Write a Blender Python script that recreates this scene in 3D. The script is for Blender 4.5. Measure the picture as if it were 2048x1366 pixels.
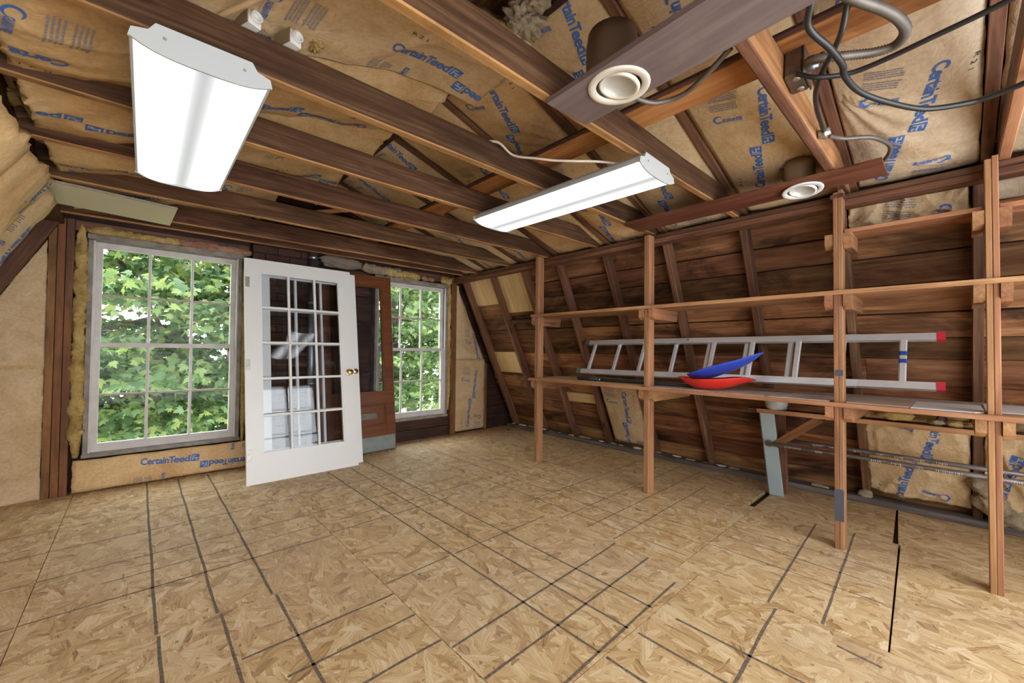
import bpy, bmesh, math, random
import numpy as np
from mathutils import Vector, Matrix, noise

random.seed(7)
SC = bpy.context.scene
COL = SC.collection
for _o in list(bpy.data.objects):
    bpy.data.objects.remove(_o, do_unlink=True)

# ---------------------------------------------------------------- camera, sky, exposure
cam_data = bpy.data.cameras.new('camera')
cam_data.sensor_fit = 'HORIZONTAL'
cam_data.sensor_width = 36.0
cam_data.lens = 815.92 * 36.0 / 2048.0
cam_data.clip_start = 0.02
cam_data.clip_end = 200
cam = bpy.data.objects.new('camera', cam_data)
COL.objects.link(cam)
_yaw, _pitch, _roll = math.radians(42.605), math.radians(1.186), math.radians(0.585)
_f = Vector((math.sin(_yaw) * math.cos(_pitch), math.cos(_yaw) * math.cos(_pitch), math.sin(_pitch)))
_r = Vector((math.cos(_yaw), -math.sin(_yaw), 0))
_u = _r.cross(_f)
_r2 = _r * math.cos(_roll) + _u * math.sin(_roll)
_u2 = _u * math.cos(_roll) - _r * math.sin(_roll)
cam.matrix_world = Matrix(((_r2.x, _u2.x, -_f.x, 0), (_r2.y, _u2.y, -_f.y, 0), (_r2.z, _u2.z, -_f.z, 1.115), (0, 0, 0, 1)))
SC.camera = cam

WORLD_STRENGTH = 2.6
LENS_STRENGTH = 2.0
EXPOSURE = 1.6
world = bpy.data.worlds.new('overcast_sky')
SC.world = world
world.use_nodes = True
world.node_tree.nodes['Background'].inputs[0].default_value = (0.93, 0.97, 1.0, 1)
world.node_tree.nodes['Background'].inputs[1].default_value = WORLD_STRENGTH

vs = SC.view_settings
vs.view_transform = 'Standard'
vs.look = 'None'
vs.gamma = 1
vs.use_curve_mapping = False
vs.exposure = EXPOSURE
try:
    SC.cycles.max_bounces = 8
    SC.cycles.diffuse_bounces = 5
    SC.cycles.glossy_bounces = 3
    SC.cycles.transparent_max_bounces = 24
    SC.cycles.sample_clamp_indirect = 6.0
    SC.cycles.caustics_reflective = False
    SC.cycles.caustics_refractive = False
    SC.cycles.use_denoising = True
except Exception:
    pass

# ---------------------------------------------------------------- node helpers and materials
MATS = {}

def new_mat(name):
    m = bpy.data.materials.new(name)
    m.use_nodes = True
    nt = m.node_tree
    b = nt.nodes['Principled BSDF']
    MATS[name] = m
    return m, nt, b

def N(nt, t, **kw):
    n = nt.nodes.new(t)
    for k, v in kw.items():
        setattr(n, k, v)
    return n

def L(nt, a, b):
    nt.links.new(a, b)

def ramp(nt, stops, interp='LINEAR'):
    n = N(nt, 'ShaderNodeValToRGB')
    cr = n.color_ramp
    cr.interpolation = interp
    while len(cr.elements) < len(stops):
        cr.elements.new(0.5)
    for e, (p, c) in zip(cr.elements, stops):
        e.position = p
        e.color = (c[0], c[1], c[2], 1)
    return n

def math_(nt, op, a, b=None, c=None):
    n = N(nt, 'ShaderNodeMath', operation=op)
    for i, v in enumerate((a, b, c)):
        if v is None:
            continue
        if isinstance(v, (int, float)):
            n.inputs[i].default_value = v
        else:
            L(nt, v, n.inputs[i])
    return n.outputs[0]

def mix_(nt, fac, a, b, blend='MIX'):
    n = N(nt, 'ShaderNodeMix', data_type='RGBA', blend_type=blend)
    if isinstance(fac, (int, float)):
        n.inputs[0].default_value = fac
    else:
        L(nt, fac, n.inputs[0])
    for i, v in ((6, a), (7, b)):
        if isinstance(v, tuple):
            n.inputs[i].default_value = (v[0], v[1], v[2], 1)
        else:
            L(nt, v, n.inputs[i])
    return n.outputs[2]

def coords(nt, scale, offset_random=True, rot=(0, 0, 0), kind='Object', spread=37.0):
    tc = N(nt, 'ShaderNodeTexCoord')
    src = tc.outputs[kind]
    if offset_random:
        oi = N(nt, 'ShaderNodeObjectInfo')
        cmb = N(nt, 'ShaderNodeVectorMath', operation='SCALE')
        cmb.inputs[0].default_value = (1.0, 0.71, 0.43)
        L(nt, math_(nt, 'MULTIPLY', oi.outputs['Random'], spread), cmb.inputs['Scale'])
        add = N(nt, 'ShaderNodeVectorMath', operation='ADD')
        L(nt, src, add.inputs[0])
        L(nt, cmb.outputs[0], add.inputs[1])
        src = add.outputs[0]
    mp = N(nt, 'ShaderNodeMapping')
    mp.inputs['Scale'].default_value = scale
    mp.inputs['Rotation'].default_value = rot
    L(nt, src, mp.inputs['Vector'])
    return mp.outputs[0]

def noise_(nt, vec, scale=1.0, detail=5.0, rough=0.55, dist=0.0):
    n = N(nt, 'ShaderNodeTexNoise')
    n.inputs['Scale'].default_value = scale
    n.inputs['Detail'].default_value = detail
    n.inputs['Roughness'].default_value = rough
    n.inputs['Distortion'].default_value = dist
    L(nt, vec, n.inputs['Vector'])
    return n.outputs['Fac']

def bump_(nt, bsdf, h, strength=0.3, dist=0.01):
    b = N(nt, 'ShaderNodeBump')
    b.inputs['Strength'].default_value = strength
    b.inputs['Distance'].default_value = dist
    L(nt, h, b.inputs['Height'])
    L(nt, b.outputs[0], bsdf.inputs['Normal'])

def wood(name, dark, mid, light, rough=0.65, vary=0.35, stretch=16.0, stain=None, stain_amt=0.5, spec=0.3):
    """Timber whose grain runs along the object's local X."""
    m, nt, b = new_mat(name)
    v = coords(nt, (1.1, stretch, stretch))
    g = noise_(nt, v, 1.0, 6.0, 0.62, 1.3)
    v2 = coords(nt, (2.2, stretch * 4.5, stretch * 4.5))
    g2 = noise_(nt, v2, 1.0, 3.0, 0.5, 0.4)
    gg = math_(nt, 'ADD', math_(nt, 'MULTIPLY', g, 0.7), math_(nt, 'MULTIPLY', g2, 0.3))
    r = ramp(nt, [(0.30, dark), (0.5, mid), (0.70, light)])
    L(nt, gg, r.inputs[0])
    col = r.outputs[0]
    # knots
    vk = coords(nt, (1.6, 7.0, 7.0))
    vo = N(nt, 'ShaderNodeTexVoronoi')
    vo.inputs['Scale'].default_value = 1.0
    L(nt, vk, vo.inputs['Vector'])
    kn = ramp(nt, [(0.05, (1, 1, 1)), (0.13, (0, 0, 0))])
    L(nt, vo.outputs['Distance'], kn.inputs[0])
    col = mix_(nt, math_(nt, 'MULTIPLY', kn.outputs[0], 0.75), col, tuple(c * 0.45 for c in dark))
    if stain:
        vb = coords(nt, (1.3, 2.6, 2.6))
        s = noise_(nt, vb, 1.0, 5.0, 0.65, 0.8)
        rs = ramp(nt, [(0.48, (0, 0, 0)), (0.66, (1, 1, 1))])
        L(nt, s, rs.inputs[0])
        col = mix_(nt, math_(nt, 'MULTIPLY', rs.outputs[0], stain_amt), col, stain)
    oi = N(nt, 'ShaderNodeObjectInfo')
    hsv = N(nt, 'ShaderNodeHueSaturation')
    val = math_(nt, 'ADD', math_(nt, 'MULTIPLY', oi.outputs['Random'], vary), 1.0 - vary * 0.5)
    L(nt, val, hsv.inputs['Value'])
    rr = math_(nt, 'FRACT', math_(nt, 'MULTIPLY', oi.outputs['Random'], 17.3))
    L(nt, math_(nt, 'ADD', math_(nt, 'MULTIPLY', rr, 0.018), 0.491), hsv.inputs['Hue'])
    L(nt, col, hsv.inputs['Color'])
    L(nt, hsv.outputs[0], b.inputs['Base Color'])
    b.inputs['Roughness'].default_value = rough
    b.inputs['Specular IOR Level'].default_value = spec
    bump_(nt, b, gg, 0.35, 0.004)
    return m

def plain(name, color, rough=0.5, metal=0.0, spec=0.5, mottled=0.0, mscale=6.0, color2=None, bump=0.0, emit=None):
    m, nt, b = new_mat(name)
    b.inputs['Roughness'].default_value = rough
    b.inputs['Metallic'].default_value = metal
    b.inputs['Specular IOR Level'].default_value = spec
    v = coords(nt, (1, 1, 1))
    n = noise_(nt, v, mscale, 6.0, 0.6, 0.3)
    c2 = color2 or tuple(c * 0.6 for c in color)
    r = ramp(nt, [(0.35, c2), (0.62, color)])
    L(nt, n, r.inputs[0])
    col = mix_(nt, mottled, color, r.outputs[0])
    L(nt, col, b.inputs['Base Color'])
    if bump:
        bump_(nt, b, n, bump, 0.004)
    return m

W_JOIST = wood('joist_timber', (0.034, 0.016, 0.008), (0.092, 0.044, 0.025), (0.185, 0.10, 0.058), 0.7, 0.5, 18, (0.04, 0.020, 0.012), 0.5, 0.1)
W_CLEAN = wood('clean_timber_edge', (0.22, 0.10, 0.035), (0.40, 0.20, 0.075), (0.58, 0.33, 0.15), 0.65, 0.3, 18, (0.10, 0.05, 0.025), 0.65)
W_RAFTER = wood('rafter_timber', (0.05, 0.022, 0.012), (0.15, 0.07, 0.038), (0.29, 0.15, 0.08), 0.65, 0.5, 18, (0.03, 0.018, 0.012), 0.5)
W_PLANK = wood('roof_board_timber', (0.07, 0.026, 0.011), (0.235, 0.105, 0.045), (0.45, 0.245, 0.115), 0.7, 1.1, 10, (0.028, 0.014, 0.009), 0.9, 0.2)
W_PLATE = wood('plate_timber', (0.055, 0.022, 0.013), (0.15, 0.065, 0.037), (0.27, 0.13, 0.075), 0.65, 0.4, 16, (0.03, 0.015, 0.012), 0.6)
W_POST = wood('post_timber', (0.19, 0.085, 0.038), (0.34, 0.165, 0.078), (0.46, 0.25, 0.125), 0.6, 0.3, 20, (0.20, 0.09, 0.05), 0.5)
W_SHELF = wood('shelf_timber', (0.18, 0.075, 0.034), (0.38, 0.18, 0.085), (0.55, 0.31, 0.165), 0.6, 0.3, 14, (0.20, 0.10, 0.06), 0.5)
W_DUSTY = wood('dusty_shelf_board', (0.30, 0.21, 0.16), (0.48, 0.37, 0.30), (0.60, 0.50, 0.43), 0.75, 0.3, 6, (0.25, 0.21, 0.19), 0.5)
W_PLY = wood('plywood_patch', (0.55, 0.34, 0.15), (0.72, 0.48, 0.24), (0.80, 0.58, 0.33), 0.65, 0.2, 11, (0.4, 0.22, 0.10), 0.35)
W_PURLIN = wood('varnished_plank', (0.17, 0.065, 0.018), (0.40, 0.18, 0.055), (0.58, 0.31, 0.11), 0.5, 0.3, 9, (0.14, 0.06, 0.02), 0.7)
W_STUD = wood('stud_timber', (0.11, 0.045, 0.015), (0.23, 0.10, 0.035), (0.32, 0.155, 0.06), 0.65, 0.4, 14, (0.07, 0.03, 0.015), 0.6)
W_DARK = wood('dark_gable_board', (0.02, 0.009, 0.007), (0.05, 0.022, 0.016), (0.10, 0.05, 0.035), 0.7, 0.6, 12, (0.015, 0.008, 0.007), 0.6)
W_BOARD = wood('weathered_grey_board', (0.085, 0.06, 0.055), (0.15, 0.11, 0.105), (0.22, 0.165, 0.155), 0.55, 0.1, 8, (0.11, 0.08, 0.08), 0.5)
W_REDBOARD = wood('red_brown_board', (0.065, 0.022, 0.013), (0.145, 0.052, 0.029), (0.23, 0.10, 0.055), 0.5, 0.15, 14, (0.08, 0.03, 0.02), 0.6)
W_DOOR = wood('varnished_door_timber', (0.085, 0.024, 0.006), (0.15, 0.046, 0.012), (0.21, 0.073, 0.021), 0.35, 0.15, 14, None, 0, 0.5)
W_SILL = wood('grey_toe_plate', (0.05, 0.04, 0.035), (0.11, 0.09, 0.08), (0.20, 0.17, 0.15), 0.85, 0.2, 12, (0.04, 0.03, 0.025), 0.6)
W_BARK = wood('tree_bark', (0.05, 0.035, 0.03), (0.14, 0.11, 0.09), (0.24, 0.2, 0.17), 0.9, 0.4, 5, (0.05, 0.05, 0.04), 0.6)

WHITE_DOOR = plain('white_door_paint', (0.78, 0.78, 0.77), 0.35, 0, 0.5, 0.06)
WINDOW_PAINT = plain('weathered_window_paint', (0.62, 0.59, 0.57), 0.55, 0, 0.4, 0.45, 9, (0.40, 0.36, 0.34), 0.15)
WINDOW_GREY = plain('bare_window_casing', (0.30, 0.27, 0.24), 0.7, 0, 0.3, 0.7, 9, (0.14, 0.11, 0.09), 0.2)
MUNTIN_OLD = plain('worn_muntin_paint', (0.46, 0.42, 0.37), 0.65, 0, 0.3, 0.7, 22, (0.25, 0.19, 0.14), 0.2)
LAMP_WHITE = plain('lamp_housing_enamel', (0.46, 0.48, 0.48), 0.4, 0, 0.5, 0.05)
DRYWALL = plain('cream_drywall', (0.66, 0.64, 0.50), 0.8, 0, 0.2, 0.12, 4, (0.52, 0.50, 0.38))
DRYWALL_EDGE = plain('drywall_paper_edge', (0.40, 0.33, 0.26), 0.9, 0, 0.2, 0.6, 25)
ALU = plain('aluminium', (0.78, 0.79, 0.80), 0.38, 0.55, 0.5, 0.25, 12, (0.55, 0.57, 0.59))
GALV = plain('galvanised_steel', (0.36, 0.39, 0.44), 0.35, 0.9, 0.5, 0.5, 9, (0.20, 0.22, 0.26))
STEEL_DIRTY = plain('dusty_pipe_steel', (0.30, 0.27, 0.27), 0.45, 0.5, 0.5, 0.6, 14, (0.13, 0.10, 0.10))
FLEX = plain('flexible_steel_conduit', (0.20, 0.175, 0.15), 0.5, 0.45, 0.5, 0.5, 20)
BOXSTEEL = plain('junction_box_steel', (0.20, 0.16, 0.13), 0.45, 0.7, 0.5, 0.5, 20, (0.08, 0.05, 0.04))
BRASS = plain('polished_brass', (0.80, 0.58, 0.24), 0.18, 1.0, 0.5)
HINGE = plain('hinge_steel', (0.50, 0.47, 0.42), 0.45, 0.7, 0.5, 0.7, 60, (0.22, 0.19, 0.15))
KICK = plain('zinc_kick_plate', (0.25, 0.275, 0.26), 0.5, 0.5, 0.5, 0.5, 12, (0.17, 0.19, 0.18))
CABLE_BLACK = plain('black_cable_jacket', (0.018, 0.018, 0.02), 0.4, 0, 0.5)
CABLE_CREAM = plain('cream_cable_jacket', (0.60, 0.52, 0.42), 0.5, 0, 0.4)
CABLE_TAN = plain('tan_cable_jacket', (0.62, 0.45, 0.27), 0.5, 0, 0.4)
PLASTIC_WHITE = plain('white_plastic', (0.72, 0.72, 0.70), 0.4, 0, 0.5, 0.1)
PLASTIC_RED = plain('red_plastic', (0.62, 0.03, 0.02), 0.32, 0, 0.5, 0.15, 9, (0.40, 0.02, 0.02))
PLASTIC_BLUE = plain('blue_plastic', (0.035, 0.075, 0.50), 0.32, 0, 0.5, 0.15, 9, (0.025, 0.05, 0.35))
CAP_RED = plain('red_end_cap', (0.55, 0.03, 0.05), 0.45, 0, 0.5)
STICKER_BLUE = plain('blue_sticker', (0.02, 0.06, 0.30), 0.4)
PAINT_SLATE = plain('slate_paint_patch', (0.075, 0.08, 0.105), 0.6, 0, 0.3, 0.4, 12)
BLACK_TUBE = plain('black_tube', (0.03, 0.03, 0.033), 0.45, 0.2, 0.5, 0.4, 18, (0.07, 0.07, 0.08))
CAN_BROWN = plain('brown_lamp_can', (0.145, 0.095, 0.06), 0.45, 0.3, 0.5)
CAN_TAN = plain('tan_lamp_can', (0.30, 0.23, 0.15), 0.35, 0.5, 0.5)
TRIM_CREAM = plain('cream_trim_ring', (0.66, 0.61, 0.52), 0.4, 0, 0.5, 0.1)
REFLECTOR = plain('lamp_reflector', (0.62, 0.62, 0.60), 0.35, 0.25, 0.5, 0.35, 9)
BLACK_GAP = plain('black_gasket', (0.012, 0.012, 0.012), 0.6)
PALE_BLUE = plain('pale_blue_paint', (0.36, 0.46, 0.48), 0.55, 0, 0.4, 0.3, 6, (0.28, 0.36, 0.38))
PANEL_WHITE = plain('white_faced_panel', (0.58, 0.57, 0.56), 0.6, 0, 0.3, 0.3, 3, (0.42, 0.41, 0.41))
PANEL_PINK = plain('bare_brown_panel', (0.42, 0.31, 0.25), 0.75, 0, 0.2, 0.5, 9, (0.32, 0.22, 0.17))
TUB = plain('milky_plastic_tub', (0.48, 0.50, 0.50), 0.3, 0, 0.5, 0.4, 14, (0.30, 0.31, 0.31))
BRICK = plain('sooty_brick', (0.075, 0.035, 0.028), 0.85, 0, 0.2, 0.7, 14, (0.03, 0.016, 0.014), 0.3)
MORTAR = plain('sooty_mortar', (0.035, 0.025, 0.022), 0.95, 0, 0.1, 0.5, 20)
CLOTH = plain('grey_cloth', (0.25, 0.20, 0.16), 0.9, 0, 0.1, 0.5, 8)
GROUND = plain('garden_ground', (0.30, 0.34, 0.16), 0.95, 0, 0.1, 0.7, 0.6, (0.16, 0.2, 0.09))
INK_BLUE = plain('blue_ink', (0.06, 0.145, 0.42), 0.7, 0, 0.2, 0.25, 60, (0.10, 0.18, 0.42))
INK_GREY = plain('grey_ink', (0.27, 0.245, 0.26), 0.8, 0, 0.1, 0.3, 60)
INK_BLACK = plain('black_ink', (0.07, 0.055, 0.045), 0.8, 0, 0.1)
INK_PALE = plain('pale_ink_gap', (0.50, 0.50, 0.52), 0.8, 0, 0.1)
FIBRE_LINT = plain('white_lint', (0.62, 0.58, 0.50), 0.95, 0, 0.1)

def kraft(name, base, dark, tint):
    m, nt, b = new_mat(name)
    v = coords(nt, (1, 1, 1))
    fine = noise_(nt, v, 55.0, 4.0, 0.6)
    big = noise_(nt, v, 3.2, 6.0, 0.62, 0.8)
    r = ramp(nt, [(0.36, dark), (0.56, base), (0.78, tint)])
    L(nt, big, r.inputs[0])
    col = mix_(nt, 0.22, r.outputs[0], (0.30, 0.20, 0.10), 'MULTIPLY')
    rf = ramp(nt, [(0.35, (0.80, 0.78, 0.76)), (0.6, (1, 1, 1))])
    L(nt, fine, rf.inputs[0])
    col = mix_(nt, 0.75, r.outputs[0], rf.outputs[0], 'MULTIPLY')
    # brown water stains
    st = noise_(nt, v, 1.9, 3.0, 0.5, 1.6)
    rs = ramp(nt, [(0.60, (0, 0, 0)), (0.70, (1, 1, 1)), (0.78, (0.25, 0.25, 0.25))])
    L(nt, st, rs.inputs[0])
    col = mix_(nt, math_(nt, 'MULTIPLY', rs.outputs[0], 0.32), col, (0.36, 0.20, 0.075))
    oi = N(nt, 'ShaderNodeObjectInfo')
    hsv = N(nt, 'ShaderNodeHueSaturation')
    L(nt, math_(nt, 'ADD', math_(nt, 'MULTIPLY', oi.outputs['Random'], 0.16), 0.92), hsv.inputs['Value'])
    L(nt, col, hsv.inputs['Color'])
    L(nt, hsv.outputs[0], b.inputs['Base Color'])
    b.inputs['Roughness'].default_value = 0.62
    b.inputs['Specular IOR Level'].default_value = 0.25
    cr = noise_(nt, coords(nt, (7, 12, 9)), 1.6, 5.0, 0.6, 1.6)
    h = math_(nt, 'ADD', math_(nt, 'MULTIPLY', cr, 1.0), math_(nt, 'MULTIPLY', fine, 0.10))
    bump_(nt, b, h, 0.32, 0.02)
    return m

KRAFT = kraft('kraft_paper', (0.66, 0.485, 0.285), (0.57, 0.395, 0.21), (0.72, 0.56, 0.37))
KRAFT_GOLD = kraft('golden_kraft_paper', (0.69, 0.475, 0.245), (0.57, 0.36, 0.16), (0.76, 0.56, 0.33))
KRAFT_PALE = kraft('pale_kraft_paper', (0.65, 0.52, 0.37), (0.56, 0.425, 0.28), (0.70, 0.58, 0.44))

def fibre(name, a, b_, c):
    m, nt, b = new_mat(name)
    v = coords(nt, (1, 1, 1))
    n = noise_(nt, v, 26.0, 7.0, 0.7, 0.6)
    n2 = noise_(nt, v, 5.0, 4.0, 0.6, 0.5)
    r = ramp(nt, [(0.32, a), (0.52, b_), (0.7, c)])
    L(nt, math_(nt, 'ADD', math_(nt, 'MULTIPLY', n, 0.5), math_(nt, 'MULTIPLY', n2, 0.5)), r.inputs[0])
    L(nt, r.outputs[0], b.inputs['Base Color'])
    b.inputs['Roughness'].default_value = 0.95
    b.inputs['Specular IOR Level'].default_value = 0.1
    bump_(nt, b, n, 0.8, 0.02)
    return m

FIBRE = fibre('yellow_glass_fibre', (0.24, 0.14, 0.04), (0.52, 0.36, 0.13), (0.66, 0.52, 0.26))
FIBRE_GREY = fibre('dusty_glass_fibre', (0.16, 0.12, 0.08), (0.40, 0.32, 0.21), (0.58, 0.50, 0.38))
FIBRE_PINK = fibre('pinkish_glass_fibre', (0.22, 0.09, 0.06), (0.42, 0.22, 0.15), (0.55, 0.36, 0.26))

def make_osb():
    m, nt, b = new_mat('strand_board')
    tc = N(nt, 'ShaderNodeTexCoord')
    oi = N(nt, 'ShaderNodeObjectInfo')
    add = N(nt, 'ShaderNodeVectorMath', operation='ADD')
    sc = N(nt, 'ShaderNodeVectorMath', operation='SCALE')
    sc.inputs[0].default_value = (1, 0.6, 0)
    L(nt, math_(nt, 'MULTIPLY', oi.outputs['Random'], 23.0), sc.inputs['Scale'])
    L(nt, tc.outputs['Object'], add.inputs[0])
    L(nt, sc.outputs[0], add.inputs[1])
    nz = N(nt, 'ShaderNodeTexNoise')
    nz.inputs['Scale'].default_value = 26.0
    nz.inputs['Detail'].default_value = 4.0
    L(nt, add.outputs[0], nz.inputs['Vector'])
    wob = N(nt, 'ShaderNodeVectorMath', operation='SCALE')
    wob.inputs['Scale'].default_value = 0.022
    L(nt, nz.outputs['Color'], wob.inputs[0])
    p = N(nt, 'ShaderNodeVectorMath', operation='ADD')
    L(nt, add.outputs[0], p.inputs[0])
    L(nt, wob.outputs[0], p.inputs[1])
    best_h, best_c = None, None
    for k, (rot, s) in enumerate(((0.30, (34, 7.5, 1)), (-0.45, (30, 7, 1)), (0.85, (36, 9, 1)), (-1.05, (28, 8, 1)), (1.45, (40, 11, 1)), (0.0, (52, 9, 1)), (-0.2, (22, 8, 1)))):
        mp = N(nt, 'ShaderNodeMapping', vector_type='TEXTURE')
        mp.inputs['Location'].default_value = (k * 3.7, k * 1.9, 0)
        mp.inputs['Rotation'].default_value = (0, 0, rot)
        mp.inputs['Scale'].default_value = (1 / s[0], 1 / s[1], 1)
        L(nt, p.outputs[0], mp.inputs['Vector'])
        vo = N(nt, 'ShaderNodeTexVoronoi', voronoi_dimensions='2D')
        vo.inputs['Scale'].default_value = 1.0
        L(nt, mp.outputs[0], vo.inputs['Vector'])
        sep = N(nt, 'ShaderNodeSeparateColor')
        L(nt, vo.outputs['Color'], sep.inputs[0])
        mp2 = N(nt, 'ShaderNodeMapping', vector_type='TEXTURE')
        mp2.inputs['Rotation'].default_value = (0, 0, rot)
        mp2.inputs['Scale'].default_value = (1 / 170, 1 / 9, 1)
        L(nt, p.outputs[0], mp2.inputs['Vector'])
        st = N(nt, 'ShaderNodeTexNoise', noise_dimensions='2D')
        st.inputs['Scale'].default_value = 1.0
        st.inputs['Detail'].default_value = 3.0
        L(nt, mp2.outputs[0], st.inputs['Vector'])
        tone = math_(nt, 'ADD', math_(nt, 'MULTIPLY', sep.outputs[0], 0.50), math_(nt, 'MULTIPLY', st.outputs['Fac'], 0.78))
        edge = math_(nt, 'POWER', vo.outputs['Distance'], 2.0)
        tone = math_(nt, 'SUBTRACT', tone, math_(nt, 'MULTIPLY', edge, 0.16))
        h = sep.outputs[1]
        if best_h is None:
            best_h, best_c = h, tone
        else:
            sel = math_(nt, 'GREATER_THAN', h, best_h)
            mx = N(nt, 'ShaderNodeMix', data_type='FLOAT')
            L(nt, sel, mx.inputs[0])
            L(nt, best_c, mx.inputs[2])
            L(nt, tone, mx.inputs[3])
            best_c = mx.outputs[0]
            best_h = math_(nt, 'MAXIMUM', h, best_h)
    r = ramp(nt, [(0.16, (0.15, 0.08, 0.038)), (0.31, (0.38, 0.23, 0.10)), (0.50, (0.53, 0.355, 0.17)), (0.72, (0.61, 0.435, 0.225)), (0.94, (0.75, 0.60, 0.38))])
    L(nt, best_c, r.inputs[0])
    col = r.outputs[0]
    big = noise_(nt, add.outputs[0], 0.9, 5.0, 0.6, 0.5)
    rb = ramp(nt, [(0.45, (0, 0, 0)), (0.68, (1, 1, 1))])
    L(nt, big, rb.inputs[0])
    col = mix_(nt, math_(nt, 'MULTIPLY', rb.outputs[0], 0.25), col, (0.52, 0.43, 0.35))
    sp = noise_(nt, add.outputs[0], 40.0, 2.0, 0.5)
    rsp = ramp(nt, [(0.69, (0, 0, 0)), (0.75, (1, 1, 1))])
    L(nt, sp, rsp.inputs[0])
    col = mix_(nt, math_(nt, 'MULTIPLY', rsp.outputs[0], 0.6), col, (0.10, 0.06, 0.035))
    L(nt, col, b.inputs['Base Color'])
    b.inputs['Roughness'].default_value = 0.55
    b.inputs['Specular IOR Level'].default_value = 0.3
    bump_(nt, b, best_c, 0.22, 0.004)
    return m

OSB = make_osb()

def make_glass(name, tint=(1, 1, 1), refl=1.0):
    m = bpy.data.materials.new(name)
    m.use_nodes = True
    nt = m.node_tree
    nt.nodes.clear()
    out = N(nt, 'ShaderNodeOutputMaterial')
    tr = N(nt, 'ShaderNodeBsdfTransparent')
    tr.inputs[0].default_value = (tint[0], tint[1], tint[2], 1)
    gl = N(nt, 'ShaderNodeBsdfGlossy')
    gl.inputs['Roughness'].default_value = 0.02
    fr = N(nt, 'ShaderNodeFresnel')
    fr.inputs[0].default_value = 1.5
    mx = N(nt, 'ShaderNodeMixShader')
    L(nt, math_(nt, 'MULTIPLY', fr.outputs[0], refl), mx.inputs[0])
    L(nt, tr.outputs[0], mx.inputs[1])
    L(nt, gl.outputs[0], mx.inputs[2])
    L(nt, mx.outputs[0], out.inputs[0])
    MATS[name] = m
    return m

GLASS = make_glass('window_glass', (0.97, 0.98, 0.97), 0.12)
DOOR_GLASS = make_glass('door_glass', (0.93, 0.94, 0.95), 0.70)

def make_lens():
    m, nt, b = new_mat('lit_lamp_lens')
    tc = N(nt, 'ShaderNodeTexCoord')
    sp = N(nt, 'ShaderNodeSeparateXYZ')
    L(nt, tc.outputs['Object'], sp.inputs[0])
    # two tubes behind the lens, at local x = +-0.085
    d = math_(nt, 'SUBTRACT', math_(nt, 'ABSOLUTE', sp.outputs[0]), 0.105)
    g = math_(nt, 'MULTIPLY', math_(nt, 'MULTIPLY', d, d), -420.0)
    e = math_(nt, 'EXPONENT', g)
    st = math_(nt, 'MULTIPLY', math_(nt, 'ADD', math_(nt, 'MULTIPLY', e, 0.90), 0.085), LENS_STRENGTH)
    b.inputs['Base Color'].default_value = (0.10, 0.105, 0.11, 1)
    b.inputs['Roughness'].default_value = 0.4
    b.inputs['Emission Color'].default_value = (0.96, 0.98, 1.0, 1)
    L(nt, st, b.inputs['Emission Strength'])
    return m

LENS = make_lens()

def make_marker():
    m, nt, b = new_mat('marker_line')
    v = coords(nt, (1, 1, 1), False)
    n = noise_(nt, v, 70.0, 4.0, 0.65, 0.2)
    r = ramp(nt, [(0.38, (0.095, 0.075, 0.062)), (0.62, (0.22, 0.16, 0.105))])
    L(nt, n, r.inputs[0])
    L(nt, r.outputs[0], b.inputs['Base Color'])
    b.inputs['Roughness'].default_value = 0.8
    return m

MARKER = make_marker()

def make_leaf(name, c1, c2, c3):
    m = bpy.data.materials.new(name)
    m.use_nodes = True
    nt = m.node_tree
    nt.nodes.clear()
    out = N(nt, 'ShaderNodeOutputMaterial')
    ge = N(nt, 'ShaderNodeNewGeometry')
    r = ramp(nt, [(0.0, c1), (0.55, c2), (1.0, c3)])
    L(nt, ge.outputs['Random Per Island'], r.inputs[0])
    df = N(nt, 'ShaderNodeBsdfPrincipled')
    df.inputs['Roughness'].default_value = 0.45
    df.inputs['Specular IOR Level'].default_value = 0.5
    L(nt, r.outputs[0], df.inputs['Base Color'])
    tl = N(nt, 'ShaderNodeBsdfTranslucent')
    L(nt, mix_(nt, 1.0, r.outputs[0], (1.0, 0.95, 0.55), 'MULTIPLY'), tl.inputs[0])
    mx = N(nt, 'ShaderNodeMixShader')
    mx.inputs[0].default_value = 0.4
    L(nt, df.outputs[0], mx.inputs[1])
    L(nt, tl.outputs[0], mx.inputs[2])
    L(nt, mx.outputs[0], out.inputs[0])
    MATS[name] = m
    return m

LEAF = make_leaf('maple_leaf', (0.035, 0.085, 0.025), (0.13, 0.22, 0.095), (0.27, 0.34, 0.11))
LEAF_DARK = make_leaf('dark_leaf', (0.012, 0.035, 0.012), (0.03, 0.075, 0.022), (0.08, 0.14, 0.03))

# ---------------------------------------------------------------- object helpers
WM = {}

def link(name, mesh, mats, parent=None, M=None, smooth=False):
    o = bpy.data.objects.new(name, mesh)
    COL.objects.link(o)
    if mats is not None:
        mats = mats if isinstance(mats, (list, tuple)) else [mats]
        if not mesh.materials:
            for m in mats:
                mesh.materials.append(m)
    M = M or Matrix.Identity(4)
    WM[o.name] = M.copy()
    if parent is not None:
        o.parent = parent
        o.matrix_parent_inverse = WM[parent.name].inverted()
    o.matrix_basis = M
    if smooth and len(mesh.polygons):
        mesh.polygons.foreach_set('use_smooth', [True] * len(mesh.polygons))
    return o

def empty(name, loc):
    o = bpy.data.objects.new(name, None)
    o.empty_display_size = 0.1
    COL.objects.link(o)
    o.location = loc
    WM[o.name] = Matrix.Translation(Vector(loc))
    return o

def thing(name, loc, label, cat, group=None):
    return tag(empty(name, loc), label, cat, group)

def tag(o, label, cat, group=None):
    o['label'] = label
    o['category'] = cat
    if group:
        o['group'] = group
    return o

def structure(o, label=None):
    o['kind'] = 'structure'
    if label:
        o['label'] = label
    return o

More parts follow.
